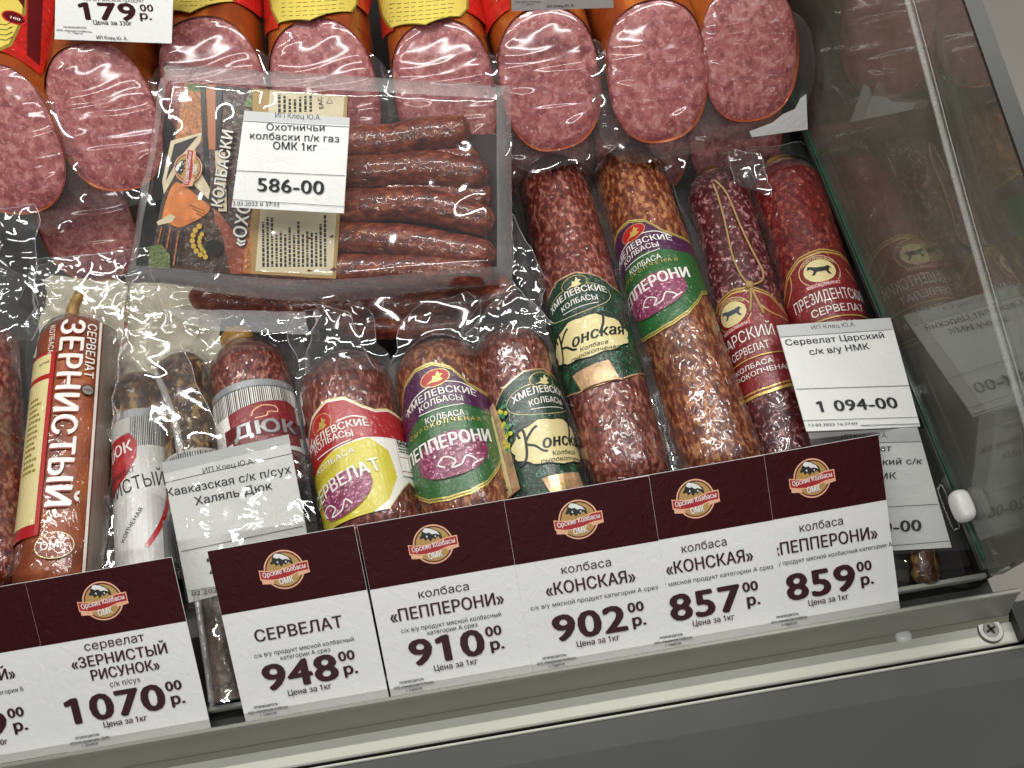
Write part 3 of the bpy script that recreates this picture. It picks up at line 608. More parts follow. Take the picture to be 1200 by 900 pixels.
wl('СЕРВЕЛАТ', 19, 18, 62, 5.6, LW, .02); wl('КОЛБАСА', -5.5, 19, 42, 3.8, LW, .005)
a.ell((22, -72), 4.2, 4.2, BLACK); a.ell((22, -72), 3.4, 3.4, paint('badge_grey', '8a8078', .4)); a.txt('100%', (19.3, -73), (24.8, -73), 1.7, BLACK, .02)
a.ell((10, -184), 11, 9, LCREAM); a.ell((10, -184), 10.4, 8.4, SAL_D); a.txt('ОМК', (3, -187), (17, -185), 5, LW, .02)
a.build('label', t, clip=(-60, 60))
tube('casing_end', [cy.loc(-.001, .004, .012), cy.loc(.003, -.004, .016), cy.loc(.009, -.012, .02)], .006, TAN, t, n=10, rfn=lambda k: .8 - .2 * k)
t, cy = sausage('sausage', 'thin dried sausage in crumpled bag with barcode and white label reading ...стый', (163, 440), (172, 640), .019, .026, SAL_G, .165, 19, GRPF, dict(fin=.012, tail=.072, tw=.014, lean=-.12, lift=.25))
a = Art(cy)
class Sh(Art):
    def P(s, p): return (p[0], p[1] - 10)
    def rect(s, x0, y0, x1, y1, m, dl=1): return Art.rect(s, x0, y0 - 10, x1, y1 - 10, m, dl)
b_ = Sh(cy)
b_.rect(-30, -28, 42, -34, LSIL); b_.rect(-30, -34, 42, -60, LGR)
for k in range(22): b_.rect(1 + k * 1.15, -57, 1 + k * 1.15 + R_.uniform(.35, .8), -34, BLACK, dl=0)
b_.rect(-30, -60, 42, -165, LGR, dl=1)
b_.poly([(-30, -50), (0, -46), (5, -54), (4, -66), (-3, -78), (-30, -100)], LRED); b_.txt('ДЮК', (-22, -63), (2, -60), 8, LW, .02)
b_.txt('ЗЕРНИСТЫЙ', (-36, -96), (22, -86), 9.5, BLACK, .005); b_.txt('СЕРВЕЛАТ', (-18, -80), (3, -76), 3.8, BLACK, 0)
b_.line([(8, -130), (17, -115), (23, -98), (25, -84)], 3, RED, smooth=True); b_.rect(18, -112, 42, -170, LSIL); b_.txt('КОПЧЕНАЯ', (-6, -124), (7, -104), 2.6, BLACK, 0)
b_.build('label', t, clip=(-30, 42, -150, 0))
t, cy = sausage('sausage', 'thin wrinkled dried sausage tucked behind the white-labelled one, barcode at its middle', (212, 418), (236, 600), .019, .024, SAL_G, .135, 20, GRPF, dict(fin=.008, tail=.04, tw=.016, lift=.1))
a = Art(cy); a.rect(-40, -87, 40, -150, LGR)
for k in range(26): a.rect(-20 + k * 1.6, -98, -20 + k * 1.6 + R_.uniform(.4, .9), -89, BLACK, dl=0)
a.build('label', t, clip=(-40, 40, -125, 0))
t, cy = sausage('sausage', 'dark red-brown sausage with silver barcode band and dark red brand patch', (288, 408), (318, 590), .028, .033, SAL_A2, .124, 21, GRPF, dict(fin=.012, tail=.028, tw=.03))
a = Art(cy); a.rect(-60, -44, 60, -50, LSIL); a.rect(-60, -50, 60, -150, LW)
for k in range(44): a.rect(-24 + k * 1.35, -66, -24 + k * 1.35 + R_.uniform(.45, .95), -49, BLACK, dl=0)
a.poly([(-12, -66), (10, -62), (30, -60), (38, -63), (37, -94), (18, -96), (0, -96), (-11, -92)], LBURG, dl=1); a.rect(-17, -76, 41, -87, DRED)
a.txt('ДЮК', (-9, -86), (33, -85), 9, LSIL, .05); a.line([(4, -72), (6, -68), (12, -65), (20, -66), (21, -70), (15, -70), (13, -73), (6, -74)], .7, PEACH, smooth=True)
a.build('label', t, clip=(-60, 60, -98, 0))
blob('casing_end', cy.loc(-.004, -.006, .004), (.012, .012, .008), TAN, t, .9)
t, cy = sausage('sausage', 'dark red sausage in clear film cut off by the left edge of the picture', (-24, 385), (-8, 680), .026, .030, SAL_A2, .22, 22, GRPF, dict(fin=.016, tail=.06, tw=.04))
# small packet under the price tag by the glass
t, cy = sausage('sausage', 'small brown sausage end showing below the price tag by the glass', (1078, 605), (1086, 690), .009, .0095, SAL_G, .045, 23, None, dict(fin=.012, tail=.004, tw=.02, mat=FILM))

# ================================================================== cut ham loaves at the back
HR = .0395; TAU = radians(42)
def se(x, e=.82): return copysign(abs(x) ** e, x)
def ham(label, face_px, zc, seed, r=HR, yaw=0, flange=.012, back=.22, art=None, group='cut ham sausages in the back row', film=True):
    P = at(*face_px, zc); ax = V((sin(yaw), cos(yaw), 0)); X = V((cos(yaw), -sin(yaw), 0)); Z = V((0, 0, 1))
    cy = Cyl(P + ax * back, P, r)                      # v grows towards the back
    t = thing('ham_sausage', label, 'sausage', P - Z * r, group)
    k = tan(TAU); nu = 64; vs = []; fs = []
    sx = 1.0
    def surf(th, s, e=0):                              # s: distance behind the cut line along the axis
        p = P + X * (r * se(sin(th))) + Z * (r * se(cos(th))) + ax * (r * se(cos(th)) * k + s)
        return p + (X * sin(th) + Z * cos(th)) * (.0008 * n3(p, 45, seed))
    rows = [.0005, .004, .012, .03, .06, .1, .14]
    def f(i, j): return surf(2 * pi * i / nu, rows[j])
    grid_obj('casing', f, nu, len(rows) - 1, HAMCAS, t, wrap=True)
    N = (Z * cos(TAU) - ax * sin(TAU)).normalized()
    def g(i, j):                                      # cut face: slightly domed, rounded rim
        q = 1 - j / 12; th = 2 * pi * i / nu
        p = P + X * (r * se(sin(th)) * q) + (Z + ax * k) * (r * se(cos(th)) * q)
        rim = sqrt(max(0, 1 - q ** 6)); return p + N * (.004 * rim - .0022 + .0005 * n3(p, 50, seed + 3)) + ax * .0006
    grid_obj('cut_face', g, nu, 12, HAMCUT, t, wrap=True)
    if film:                                          # sealed flange of the bag round the lower edge of the cut face
        rnd = random.Random(seed); nf = 60; ph = rnd.uniform(0, 6)
        E1 = X; E2 = (Z + ax * k).normalized(); el = sqrt(1 + k * k)
        def h(i, j):
            th = pi * (.36 + 1.28 * i / nf); q = j / 8
            cx, cyy = r * se(sin(th)), r * el * se(cos(th))
            w = flange * (1 + .35 * max(0, abs(sin(2 * (th - pi))) ) + .12 * sin(5 * th + ph)) * min(1, i / 6, (nf - i) / 6)
            d = V((sin(th) * 1.1, cos(th), 0)).normalized()
            p = P + E1 * (cx + d.x * w * q) + E2 * (cyy + d.y * w * q) - N * .003
            return p + N * (.004 * q * n3(p, 70, seed) - .002 * q)
        grid_obj('bag_flange', h, nf, 8, FILMT, t)
    if art: art(cy, t)
    return t, cy
def ham_label(yl, reds, clip=None):
    def go(cy, t):
        a = Art(cy, px=True)
        for r_ in reds: a.poly(r_, HRED)
        if yl:
            a.poly(yl, OLIVE, smooth=False); c = (sum(p[0] for p in yl) / len(yl), sum(p[1] for p in yl) / len(yl))
            a.poly([(c[0] + (p[0] - c[0]) * .95, c[1] + (p[1] - c[1]) * .93) for p in yl], HYEL)
            xs = [p[0] for p in yl]; ym = max(p[1] for p in yl); x0, x1 = min(xs) + 12, max(xs) - 10
            for k in range(5):
                y = ym - 9 - k * 5; s = (ym - yl[0][1])
                for j in range(9):
                    xa = x0 + 4 + (x1 - x0 - 8) * j / 9; b = -(xa - (x0 + x1) / 2) * .07 - ((xa - (x0 + x1) / 2) / (x1 - x0)) ** 2 * 8
                    a.line([(xa, y + b), (xa + (x1 - x0 - 8) / 9 * R_.uniform(.5, .85), y + b - .5)], .55, OUTL, dl=0)
            a.ly += 1
        a.build('label', t, h0=.0036)
    return go
ham('cut ham loaf at the left edge with yellow label and red wax-like seal', (4, 166), .115, 31, yaw=.03, art=None)
specs = [((122, 140), 'cut ham loaf below the 179 price card', .02, None),
         ((252, 108), 'cut ham loaf directly left behind the hunting sausage pack with yellow label', 0, ([(198, -10), (203, 16), (225, 20), (272, 6), (276, -12)], [[(196, -10), (200, 24), (218, 12), (220, -12)], [(268, -12), (272, 6), (300, 22), (312, 26), (310, -14)]])),
         ((382, 112), 'cut ham loaf with T-shaped crease in its film, yellow label above', 0, ([(318, -12), (322, 14), (330, 31), (364, 29), (368, 27), (410, 18), (416, 8), (417, -14)], [[(309, -12), (315, 46), (330, 36), (334, -12)], [(412, -14), (416, 10), (427, 20), (434, -12)]])),
         ((522, 110), 'cut ham loaf with yellow label in the middle of the back row', 0, ([(445, -12), (452, 20), (462, 36), (500, 34), (538, 24), (546, 14), (546, -14)], [[(434, -12), (450, 50), (466, 38), (462, -12)], [(542, -12), (545, 18), (566, 34), (576, -14)]])),
         ((645, 95), 'cut ham loaf below the small white price card edge', -.02, (None, [[(560, -14), (574, 48), (600, 14), (600, -12)]])),
         ((771, 86), 'cut ham loaf with orange casing showing on its left side', -.02, None),
         ((879, 62), 'cut ham loaf with torn white sticker at its lower corner', -.05, None)]
hams = {}
for i, (px, lb, yaw, ar) in enumerate(specs):
    hams[i] = ham(lb, px, .115, 40 + i, r=[.0385, .0378, .0378, .0362, .036, .0355, .035][i], yaw=yaw, art=ham_label(*ar) if ar else None)
# label on the leftmost ham
Pm = at(4, 166, .115)
cyl = Cyl(Pm + V((.03, 1, 0)) * .2, Pm, HR)
tl = [o for o in COL.objects if o.get('label', '').startswith('cut ham loaf at the left edge')][0]
a = Art(cyl, px=True)
a.poly([(-40, -20), (-40, 62), (8, 66), (46, 92), (56, 60), (64, -20)], HRED); a.poly([(33, -20), (30, 68), (44, 80), (50, -20)], DRED)
a.poly([(-40, -20), (-40, 64), (2, 64), (14, 58), (22, 40), (30, 20), (32, -20)], OLIVE); a.poly([(-40, -20), (-40, 61), (0, 61), (11, 55), (19, 38), (26, 18), (28, -20)], HYEL)
a.poly([(4, -20), (28, 14), (30, -20)], DRED)
a.ell((17, 25), 8, 6, HRED, -.5); a.ell((17, 25), 6.6, 4.8, DRED, -.5); a.txt('100', (12, 26), (23, 29), 2.4, LW, .03)
for y in (36, 42, 48, 54): a.line([(-30, y), (8, y - 2), (15, y - 6)], .5, OUTL)
a.build('label', tl, h0=.0036)
# torn sticker on the last ham
P8 = Plane(at(870, 152, .085), at(940, 134, .085), at(872, 120, .105)); a = Art(P8, px=True)
a.poly([(873, 148), (876, 155), (941, 146), (939, 104), (932, 110), (926, 122), (912, 128), (900, 138)], PAPER); a.build('torn_sticker', hams[6][0], h0=.0075)
# lower layer of hams, mostly hidden
for i, (px, z, lb) in enumerate([((98, 258), .040, 'dark ham loaf in the lower layer, only its rounded front showing at left'),
                              ((640, 172), .038, 'dark ham loaf in the lower layer behind the tip of the green-scroll sausage'),
                              ((752, 160), .038, 'dark ham loaf in the lower layer behind the orange-brown long sausage'),
                              ((862, 150), .038, 'dark ham loaf in the lower layer behind the burgundy sausage with twine')]):
    ham(lb, px, z, 60 + i, r=.0375, flange=.02 if i == 0 else .008, group='ham sausages in the lower layer')
# ================================================================== flat packs of thin sausages
def pack_surface(px4, z4): return [at(*p, z) for p, z in zip(px4, z4)]
C4 = pack_surface([(190, 72), (598, 98), (600, 333), (143, 334)], [.150, .150, .075, .075])   # TL TR BR BL
PP = Plane(C4[3], C4[2], C4[0])
pack = thing('sausage_pack', 'large clear vacuum pack of thin hunting sausages with printed insert, lying on the hams', 'sausage pack', PP.map(120, 60, -.02))
def pb(u, v): return C4[3] * (1 - u) * (1 - v) + C4[2] * u * (1 - v) + C4[1] * u * v + C4[0] * (1 - u) * v
def thin(name, pts, r, h, parent, sf, mat=SAL_E):
    q = [sf.map(*sf.uv(*p), h) for p in pts]
    return tube(name, q, r, mat, parent, n=16, sub=7, rfn=lambda k: min(1, .35 + .65 * sqrt(min(1, k * 9)), .35 + .65 * sqrt(min(1, (1 - k) * 9))) * (1 + .06 * sin(k * 17 + r * 9e3) + .03 * sin(k * 61)))
back = [PP.map(*PP.uv(*p), -.0125) for p in [(222, 318), (584, 325), (582, 152), (228, 150)]]
mesh_obj('added_dark_sheet', back, [(0, 1, 2, 3)], paint('painted_dark_behind', '2a1716', .6), pack)  # added sheet painting the dark behind the sausages; the bag itself is clear
for k, pts in enumerate([[(300, 168), (430, 166), (490, 158), (550, 150)], [(300, 208), (430, 200), (500, 196), (572, 206)], [(300, 243), (420, 240), (500, 240), (578, 262)],
              [(300, 288), (395, 278), (480, 284), (580, 300)], [(300, 322), (396, 316), (480, 316), (575, 318)], [(440, 182), (500, 178), (560, 190)], [(440, 222), (520, 222), (574, 232)]]):
    thin('thin_sausage', pts, .0122 if k < 5 else .0105, -.004 if k < 5 else -.010, pack, PP)
a = Art(PP, px=True); ins = [(222, 100), (412, 116), (398, 328), (180, 316)]
a.poly(ins, BARK); 
a.poly([(222, 100), (258, 103), (250, 168), (232, 172), (206, 200), (212, 160)], STRAW); a.poly([(226, 101), (258, 104), (254, 112), (224, 110)], MOSS); a.poly([(300, 107), (325, 109), (322, 132), (290, 128)], MOSS)
a.poly([(206, 168), (242, 158), (240, 170), (212, 205), (198, 230), (196, 215)], GLOVEW); a.poly([(210, 172), (238, 162), (214, 190), (200, 215)], GUN)
a.poly([(240, 102), (246, 103), (252, 240), (246, 236)], GUN); a.poly([(248, 104), (258, 104), (258, 178), (250, 178)], COPPER); a.poly([(258, 104), (266, 105), (264, 178), (258, 178)], GUN)
a.poly([(230, 216), (236, 196), (252, 224), (250, 236)], GLOVEW); a.poly([(196, 262), (200, 240), (210, 218), (222, 220), (242, 236), (252, 245), (246, 254), (232, 262), (216, 268), (200, 262)], GLOVE, smooth=True)
for k in range(3): a.line([(228 + k * 4, 242 + k * 5), (246 + k, 250 + k * 4)], .5, GUN)
a.poly([(190, 262), (206, 253), (212, 256), (208, 262), (192, 266)], GLOVEW)
for k in range(6): a.line([(196 + k * 5, 268 + k), (186 + k * 6, 312)], .9, GUN if k % 2 else STRAW)
a.poly([(182, 290), (196, 288), (206, 300), (206, 316), (181, 315)], MOSS)
a.poly([(256, 246), (264, 252), (300, 300), (298, 322), (276, 322), (266, 275), (258, 262)], WOODP); a.poly([(258, 180), (270, 182), (272, 250), (262, 250)], GLOVEW)
for k in range(8): 
    th = pi * .42 + k * .32; c = (252 + 20 * cos(th + .5), 283 + 20 * sin(th + .5)); a.ell(c, 1.9, 1.9, BRASS, dl=0, n=10)
for k in range(6):
    th = pi * .5 + k * .36; c = (252 + 12 * cos(th + .5), 285 + 13 * sin(th + .5)); a.ell(c, 1.6, 1.6, BRASS, dl=0, n=10)
a.ly += 1; a.ell((257, 292), 6.5, 5.5, GUN)
a.poly([(298, 247), (306, 247), (302, 322), (290, 321)], STRAW)
a.poly([(302, 108), (412, 117), (398, 328), (300, 322)], paint('insert_brown', 'a88850', .4, coat=.6)); a.poly([(322, 110), (408, 118), (394, 324), (305, 319)], paint('insert_cream', 'cfc4a4', .45, coat=.6, wr=.002))
u0, v0 = PP.uv(312, 316); u1, v1 = PP.uv(388, 252); a.micro(u0, v0 + 1, u1, v1, 15, BLACK, R_, True, .55)
u0, v0 = PP.uv(330, 136); u1, v1 = PP.uv(372, 114); a.micro(u0, v0, u1, v1, 7, BLACK, R_, True, .5)
a.txt('EAC', (384, 131), (382, 118), 3, BLACK, .03)
u, v = PP.uv(391, 122); a.px = False; a.line([(u - 2, v - 2), (u, v + 2), (u + 2, v - 2), (u - 2, v - 2)], .4, BLACK); a.px = True
a.txt('КОЛБАСКИ', (268, 246), (281, 158), 8.2, BLACK, .05); a.txt('КОЛБАСКИ', (267, 245), (280, 158), 7.6, LW, .02)
a.txt('«ОХОТНИЧЬИ»', (294, 292), (316, 150), 9.6, BLACK, .05); a.txt('«ОХОТНИЧЬИ»', (293, 291), (315, 150), 9.0, LW, .02)
uv = PP.uv(228, 200); a.px = False; emblem(a, uv[0], uv[1], 10, radians(78)); a.px = True
io = a.build('printed_insert', pack, h0=.0068)
NX, NY = 90, 60
def top(i, j):
    u = i / NX; v = j / NY; d = min(u * 15, (1 - u) * 22, v * 10, (1 - v) * 9, 1.0)
    p = pb(u, v)
    if v < .5: p = p - PP.ey * (.014 * sin(pi * u) ** 2 * (1 - 2 * v)) * .8
    wob = .0016 * n3(p, 24, 5) + .0007 * n3(p, 60, 6) + .0016 * max(0, n3(p + V((p.x * .6, 0, 0)), 38, 12)) ** 2 * 4
    return p + PP.n * (.015 * sqrt(max(0, d)) + wob - .004 + (0.002 if d >= 1 else 0))
def rimk(i, j):
    return .045 < (i + .5) / NX < .965 and .09 < (j + .5) / NY < .90
grid_obj('top_film', top, NX, NY, FILMP, pack, keep=rimk)
grid_obj('sealed_rim', lambda i, j: top(i, j) + PP.n * .0, NX, NY, FILMR, pack, keep=lambda i, j: not rimk(i, j))
sr = [top(i, 0) - PP.ey * (.0014 * (i % 2)) for i in range(10, 80)]
tube('serrated_edge', sr, .00035, FILMT, pack, n=4, sub=1)
# the pack under it
C2_ = pack_surface([(230, 250), (600, 290), (560, 395), (170, 372)], [.052, .052, .03, .03]); PL = Plane(C2_[3], C2_[2], C2_[0])
p2 = thing('sausage_pack', 'second pack of thin dark sausages, its lower edge showing under the large pack', 'sausage pack', PL.map(100, 20, -.015))
thin('thin_sausage', [(222, 346), (300, 352), (380, 354), (440, 352)], .0125, -.003, p2, PL)
thin('thin_sausage', [(400, 350), (480, 352), (560, 348), (600, 330)], .0125, -.006, p2, PL); thin('thin_sausage', [(390, 372), (470, 378), (552, 372)], .0115, -.008, p2, PL); thin('thin_sausage', [(250, 325), (400, 330), (560, 325)], .012, 0, p2, PL)
def lowf(i, j):
    u, v = i / 40, j / 16; p = C2_[3] * (1 - u) * (1 - v) + C2_[2] * u * (1 - v) + C2_[1] * u * v + C2_[0] * (1 - u) * v
    return p + PL.n * (.010 * min(1, 6 * u, 6 * (1 - u)) * min(1, v * 3) + .003 * n3(p, 40, 8))
grid_obj('top_film', lowf, 40, 16, FILMP, p2)

# ================================================================== loose film pouches and bag tops seen between the sausages
def sheet(name, px4, z4, mat, parent, seed, amp=.004, nx=30, ny=24, freq=45, curl=0):
    c = pack_surface(px4, z4); n = (c[1] - c[0]).cross(c[3] - c[0]).normalized(); n = n if n.z > 0 else -n
    def f(i, j):
        u, v = i / nx, j / ny; p = c[0] * (1 - u) * (1 - v) + c[1] * u * (1 - v) + c[2] * u * v + c[3] * (1 - u) * v
        e = (c[1] - c[0]).normalized()
        return p + n * (amp * (n3(p, freq, seed) + .6 * (1 - 2 * abs(n3(p, freq * 1.8, seed + 4)))) + curl * sin(pi * u)) + e * (amp * .8 * n3((0, v, 0), 6, seed + i // nx))
    return grid_obj(name, f, nx, ny, mat, parent)
def bag(label, px4, z4, seed, mat=None, **k):
    t = thing('plastic_bag', label, 'plastic bag', at(*px4[2], min(z4) - .004), 'loose clear bag tops')
    o = sheet('film', px4, z4, mat or FILMT, t, seed, **k); nx, ny = 30, 24; b = base_of(t); W_ = nx + 1
    if mat is None:
        co = [v.co + b for v in o.data.vertices]
        tube('film_edge', [co[j * W_] for j in range(ny, -1, -3)] + [co[i] for i in range(3, nx, 3)] + [co[j * W_ + nx] for j in range(0, ny + 1, 3)], .0003, FILMR, t, n=4, sub=2)
    return t
bag('flared clear bag top above the red and yellow labelled sausage', [(374, 358), (408, 366), (440, 432), (358, 440)], [.085, .085, .066, .066], 81, amp=.004, curl=.012, freq=30)
bag('clear bag flap between the hunting pack and the dark scroll sausage', [(545, 395), (600, 330), (650, 380), (590, 400)], [.05, .075, .06, .06], 82)
bag('clear bag corner left of the tip of the long green-label sausage', [(600, 250), (640, 330), (628, 380), (600, 320)], [.06, .04, .04, .05], 83)
bag('clear bag wrapping around the lower dark ham at left', [(45, 305), (190, 290), (175, 370), (40, 380)], [.05, .05, .03, .03], 84, amp=.006)
bag('tall cone-shaped clear bag top over the thin dried sausages', [(152, 340), (186, 342), (262, 520), (128, 512)], [.075, .075, .056, .056], 90, amp=.004, curl=.012, freq=30)
bag('wide crumpled clear bag in front of the leftmost ham', [(-30, 250), (45, 240), (42, 400), (-30, 400)], [.09, .09, .05, .05], 85, amp=.007)
bag('flat clear sealed strip with zigzag edge under the hunting pack', [(190, 362), (358, 366), (362, 392), (240, 388)], [.058, .058, .06, .06], 86, mat=FILMR, amp=.001)
bag('pale folded bag on the tray behind the thin dried sausages', [(130, 330), (262, 345), (262, 470), (120, 460)], [.022, .022, .010, .010], 87, mat=FILMM, amp=.006)
bag('pale milky bag filling the gap between the orange sausage and the hunting pack', [(60, 325), (245, 338), (215, 430), (40, 420)], [.028, .028, .012, .012], 89, mat=FILMM, amp=.006)
bag('clear bag tail rising between the tips of the two right sausages', [(852, 175), (893, 182), (905, 232), (862, 215)], [.05, .06, .05, .05], 88)

# ================================================================== white paper price tags
def tag(name, label, px4, z3, build, sleeve=None, group='white thermal price tags'):
    TL, TR, BR, BL = px4; pl = Plane(at(*BL, z3[0]), at(*BR, z3[1]), at(*TL, z3[2]))
    t = thing('price_tag', label, 'price tag', pl.map(*pl.uv(*BL), -.0012), group)
    a = Art(pl, px=True); a.hpx = True; a.poly([TL, TR, BR, BL], PAPER); build(a); a.build('paper', t, h0=.0006)
    q = [pl.map(*pl.uv(*p), h) for h in (-.0004, .0004) for p in (BL, BR, TR, TL)]
    mesh_obj('card_backing', q, [(0, 3, 2, 1), (4, 5, 6, 7), (0, 1, 5, 4), (1, 2, 6, 5), (2, 3, 7, 6), (3, 0, 4, 7)], PAPER, t)
    return t, pl
def b1(a):
    a.poly([(287, 130), (410, 138), (409, 147), (286, 141)], GREYBAND)
    a.txt('ИП Клец Ю.А.', (323, 138), (377, 141), 5.4, BLACK, 0); a.line([(286, 142), (409, 149)], .35, BLACK)
    a.txt('Охотничьи', (313, 153), (381, 154), 7.4, BLACK, .012); a.txt('колбаски п/к газ', (294, 163), (398, 167), 7.4, BLACK, .012); a.txt('ОМК 1кг', (321, 175), (372, 177), 8, BLACK, .012)
    a.line([(276, 200), (405, 206)], .35, BLACK); a.txt('586-00', (303, 224), (380, 228), 14.5, BLACK, .03); a.line([(272, 234), (404, 242)], .3, BLACK); a.txt('3.03.2023 в 37:33', (274, 241), (328, 242), 4.6, BLACK, 0)
tag('t', 'white price tag reading 586-00 lying on the hunting sausage pack', [(287, 130), (410, 138), (403, 250), (272, 243)], (.122, .122, .158), b1)
def b2(a):
    a.poly([(910, 382), (1043, 373), (1046, 386), (914, 396)], GREYBAND); a.txt('ИП Клец Ю.А.', (951, 387), (1003, 383), 5.6, BLACK, 0)
    a.line([(914, 396), (1046, 387)], .35, BLACK); a.txt('Сервелат Царский', (921, 406), (1036, 397), 8, BLACK, .012); a.txt('с/к в/у НМК', (949, 417), (1019, 410), 8, BLACK, .012)
    a.line([(933, 457), (1065, 453)], .35, BLACK); a.txt('1 094-00', (959, 484), (1052, 479), 14.5, BLACK, .03); a.line([(941, 494), (1077, 490)], .3, BLACK)
    a.txt('13.03.2023 16:37:07', (947, 501), (1005, 499), 3.4, BLACK, 0); a.line([(1008, 500), (1077, 498)], .4, BLACK)
tag('t', 'white price tag reading 1 094-00 lying over the two dark red sausages', [(910, 382), (1043, 373), (1078, 500), (945, 506)], (.072, .068, .066), b2)
def b3(a):
    a.poly([(947, 507), (1075, 501), (1079, 516), (951, 520)], GREYBAND); a.txt('ИП Клец Ю.А.', (986, 514), (1040, 512), 5.6, BLACK, 0); a.line([(951, 520), (1079, 517)], .35, BLACK)
    a.txt('Сервелат', (984, 529), (1044, 528), 7.8, BLACK, .012); a.txt('Новотроицкий с/к', (962, 546), (1080, 543), 7.8, BLACK, .012); a.txt('НМК', (1020, 562), (1050, 560), 8, BLACK, .012)
    a.line([(960, 598), (1098, 590)], .35, BLACK); a.txt('1 020-00', (990, 626), (1079, 621), 15, BLACK, .03); a.line([(970, 645), (1112, 633)], .3, BLACK)
tg, pl3 = tag('t', 'white price tag in clear sleeve partly hidden by the 859 card', [(947, 507), (1075, 501), (1115, 641), (985, 648)], (.010, .022, .060), b3)
q4 = [pl3.map(*pl3.uv(*p), .0012) for p in [(985, 652), (1136, 642), (1090, 500), (936, 506)]]
grid_obj('clear_sleeve', lambda i, j: q4[0] * (1 - i / 12) * (1 - j / 12) + q4[1] * (i / 12) * (1 - j / 12) + q4[2] * (i / 12) * (j / 12) + q4[3] * (1 - i / 12) * (j / 12) + pl3.n * (.0012 + .0006 * n3((i, j, 0), .4, 2)), 12, 12, FILM, tg)
tube('sleeve_slot', [pl3.map(*pl3.uv(*p), .0032) for p in [(1099, 570), (1103, 568), (1122, 612), (1119, 617), (1114, 615), (1098, 574), (1099, 570)]], .0003, FILMR, tg, n=5)
def b4(a):
    a.poly([(190, 542), (338, 509), (341, 519), (193, 555)], GREYBAND); a.txt('ИП Клец Ю.А.', (239, 555), (299, 543), 6, BLACK, 0); a.line([(192, 566), (343, 531)], .35, BLACK)
    a.txt('Кавказская с/к п/сух', (197, 582), (342, 554), 9, BLACK, .012); a.txt('Халяль Дюк', (230, 592), (320, 573), 9, BLACK, .012)
    a.line([(213, 646), (356, 616)], .35, BLACK); a.txt('2 150-00', (247, 672), (340, 652), 18, BLACK, .03); a.line([(223, 692), (370, 668)], .3, BLACK); a.txt('02.2023 16:37', (226, 698), (290, 688), 5, BLACK, 0)
tg, pl4 = tag('t', 'white price tag reading Кавказская in a clear sleeve, left of the red and yellow sausage', [(190, 542), (338, 509), (368, 668), (222, 706)], (.024, .034, .066), b4)
q5 = [pl4.map(*pl4.uv(*p), .0014) for p in [(223, 712), (385, 678), (352, 498), (186, 538)]]
grid_obj('clear_sleeve', lambda i, j: q5[0] * (1 - i / 12) * (1 - j / 12) + q5[1] * (i / 12) * (1 - j / 12) + q5[2] * (i / 12) * (j / 12) + q5[3] * (1 - i / 12) * (j / 12) + pl4.n * (.0012 + .0008 * n3((i, j, 0), .4, 3)), 12, 12, FILM, tg)
tube('seam_strip', [at(x, y, z) for x, y, z in [(183, 438, .056), (194, 462, .058), (205, 495, .058), (212, 532, .056)]], .0026, FILMR, [o for o in COL.objects if o.get('label', '').startswith('tall cone')][0], n=6)
# sleeve hanging down in the gap between two maroon cards
dp = thing('product_pack', 'narrow brown vacuum pack standing in the gap between the 1070 and 948 cards', 'sausage pack', at(255, 820, .009))
BRN = paint('grey_brown_meat', '4c3a2c', .35, coat=1, wr=.004, var=.6, vs=110)
gp4 = [(226, 690), (272, 690), (286, 816), (246, 826)]
sheet('meat', gp4, [.020, .020, .0125, .0125], BRN, dp, 91, amp=.0025, curl=.006)
sheet('film_wrap', [(224, 690), (276, 690), (290, 818), (244, 830)], [.022, .022, .0135, .0135], FILMP, dp, 93, amp=.0022, curl=.008)
tube('seal_seam', [at(x, y, z) for x, y, z in [(230, 695, .026), (236, 740, .024), (244, 790, .020), (248, 822, .017)]], .0022, FILMR, dp, n=6)

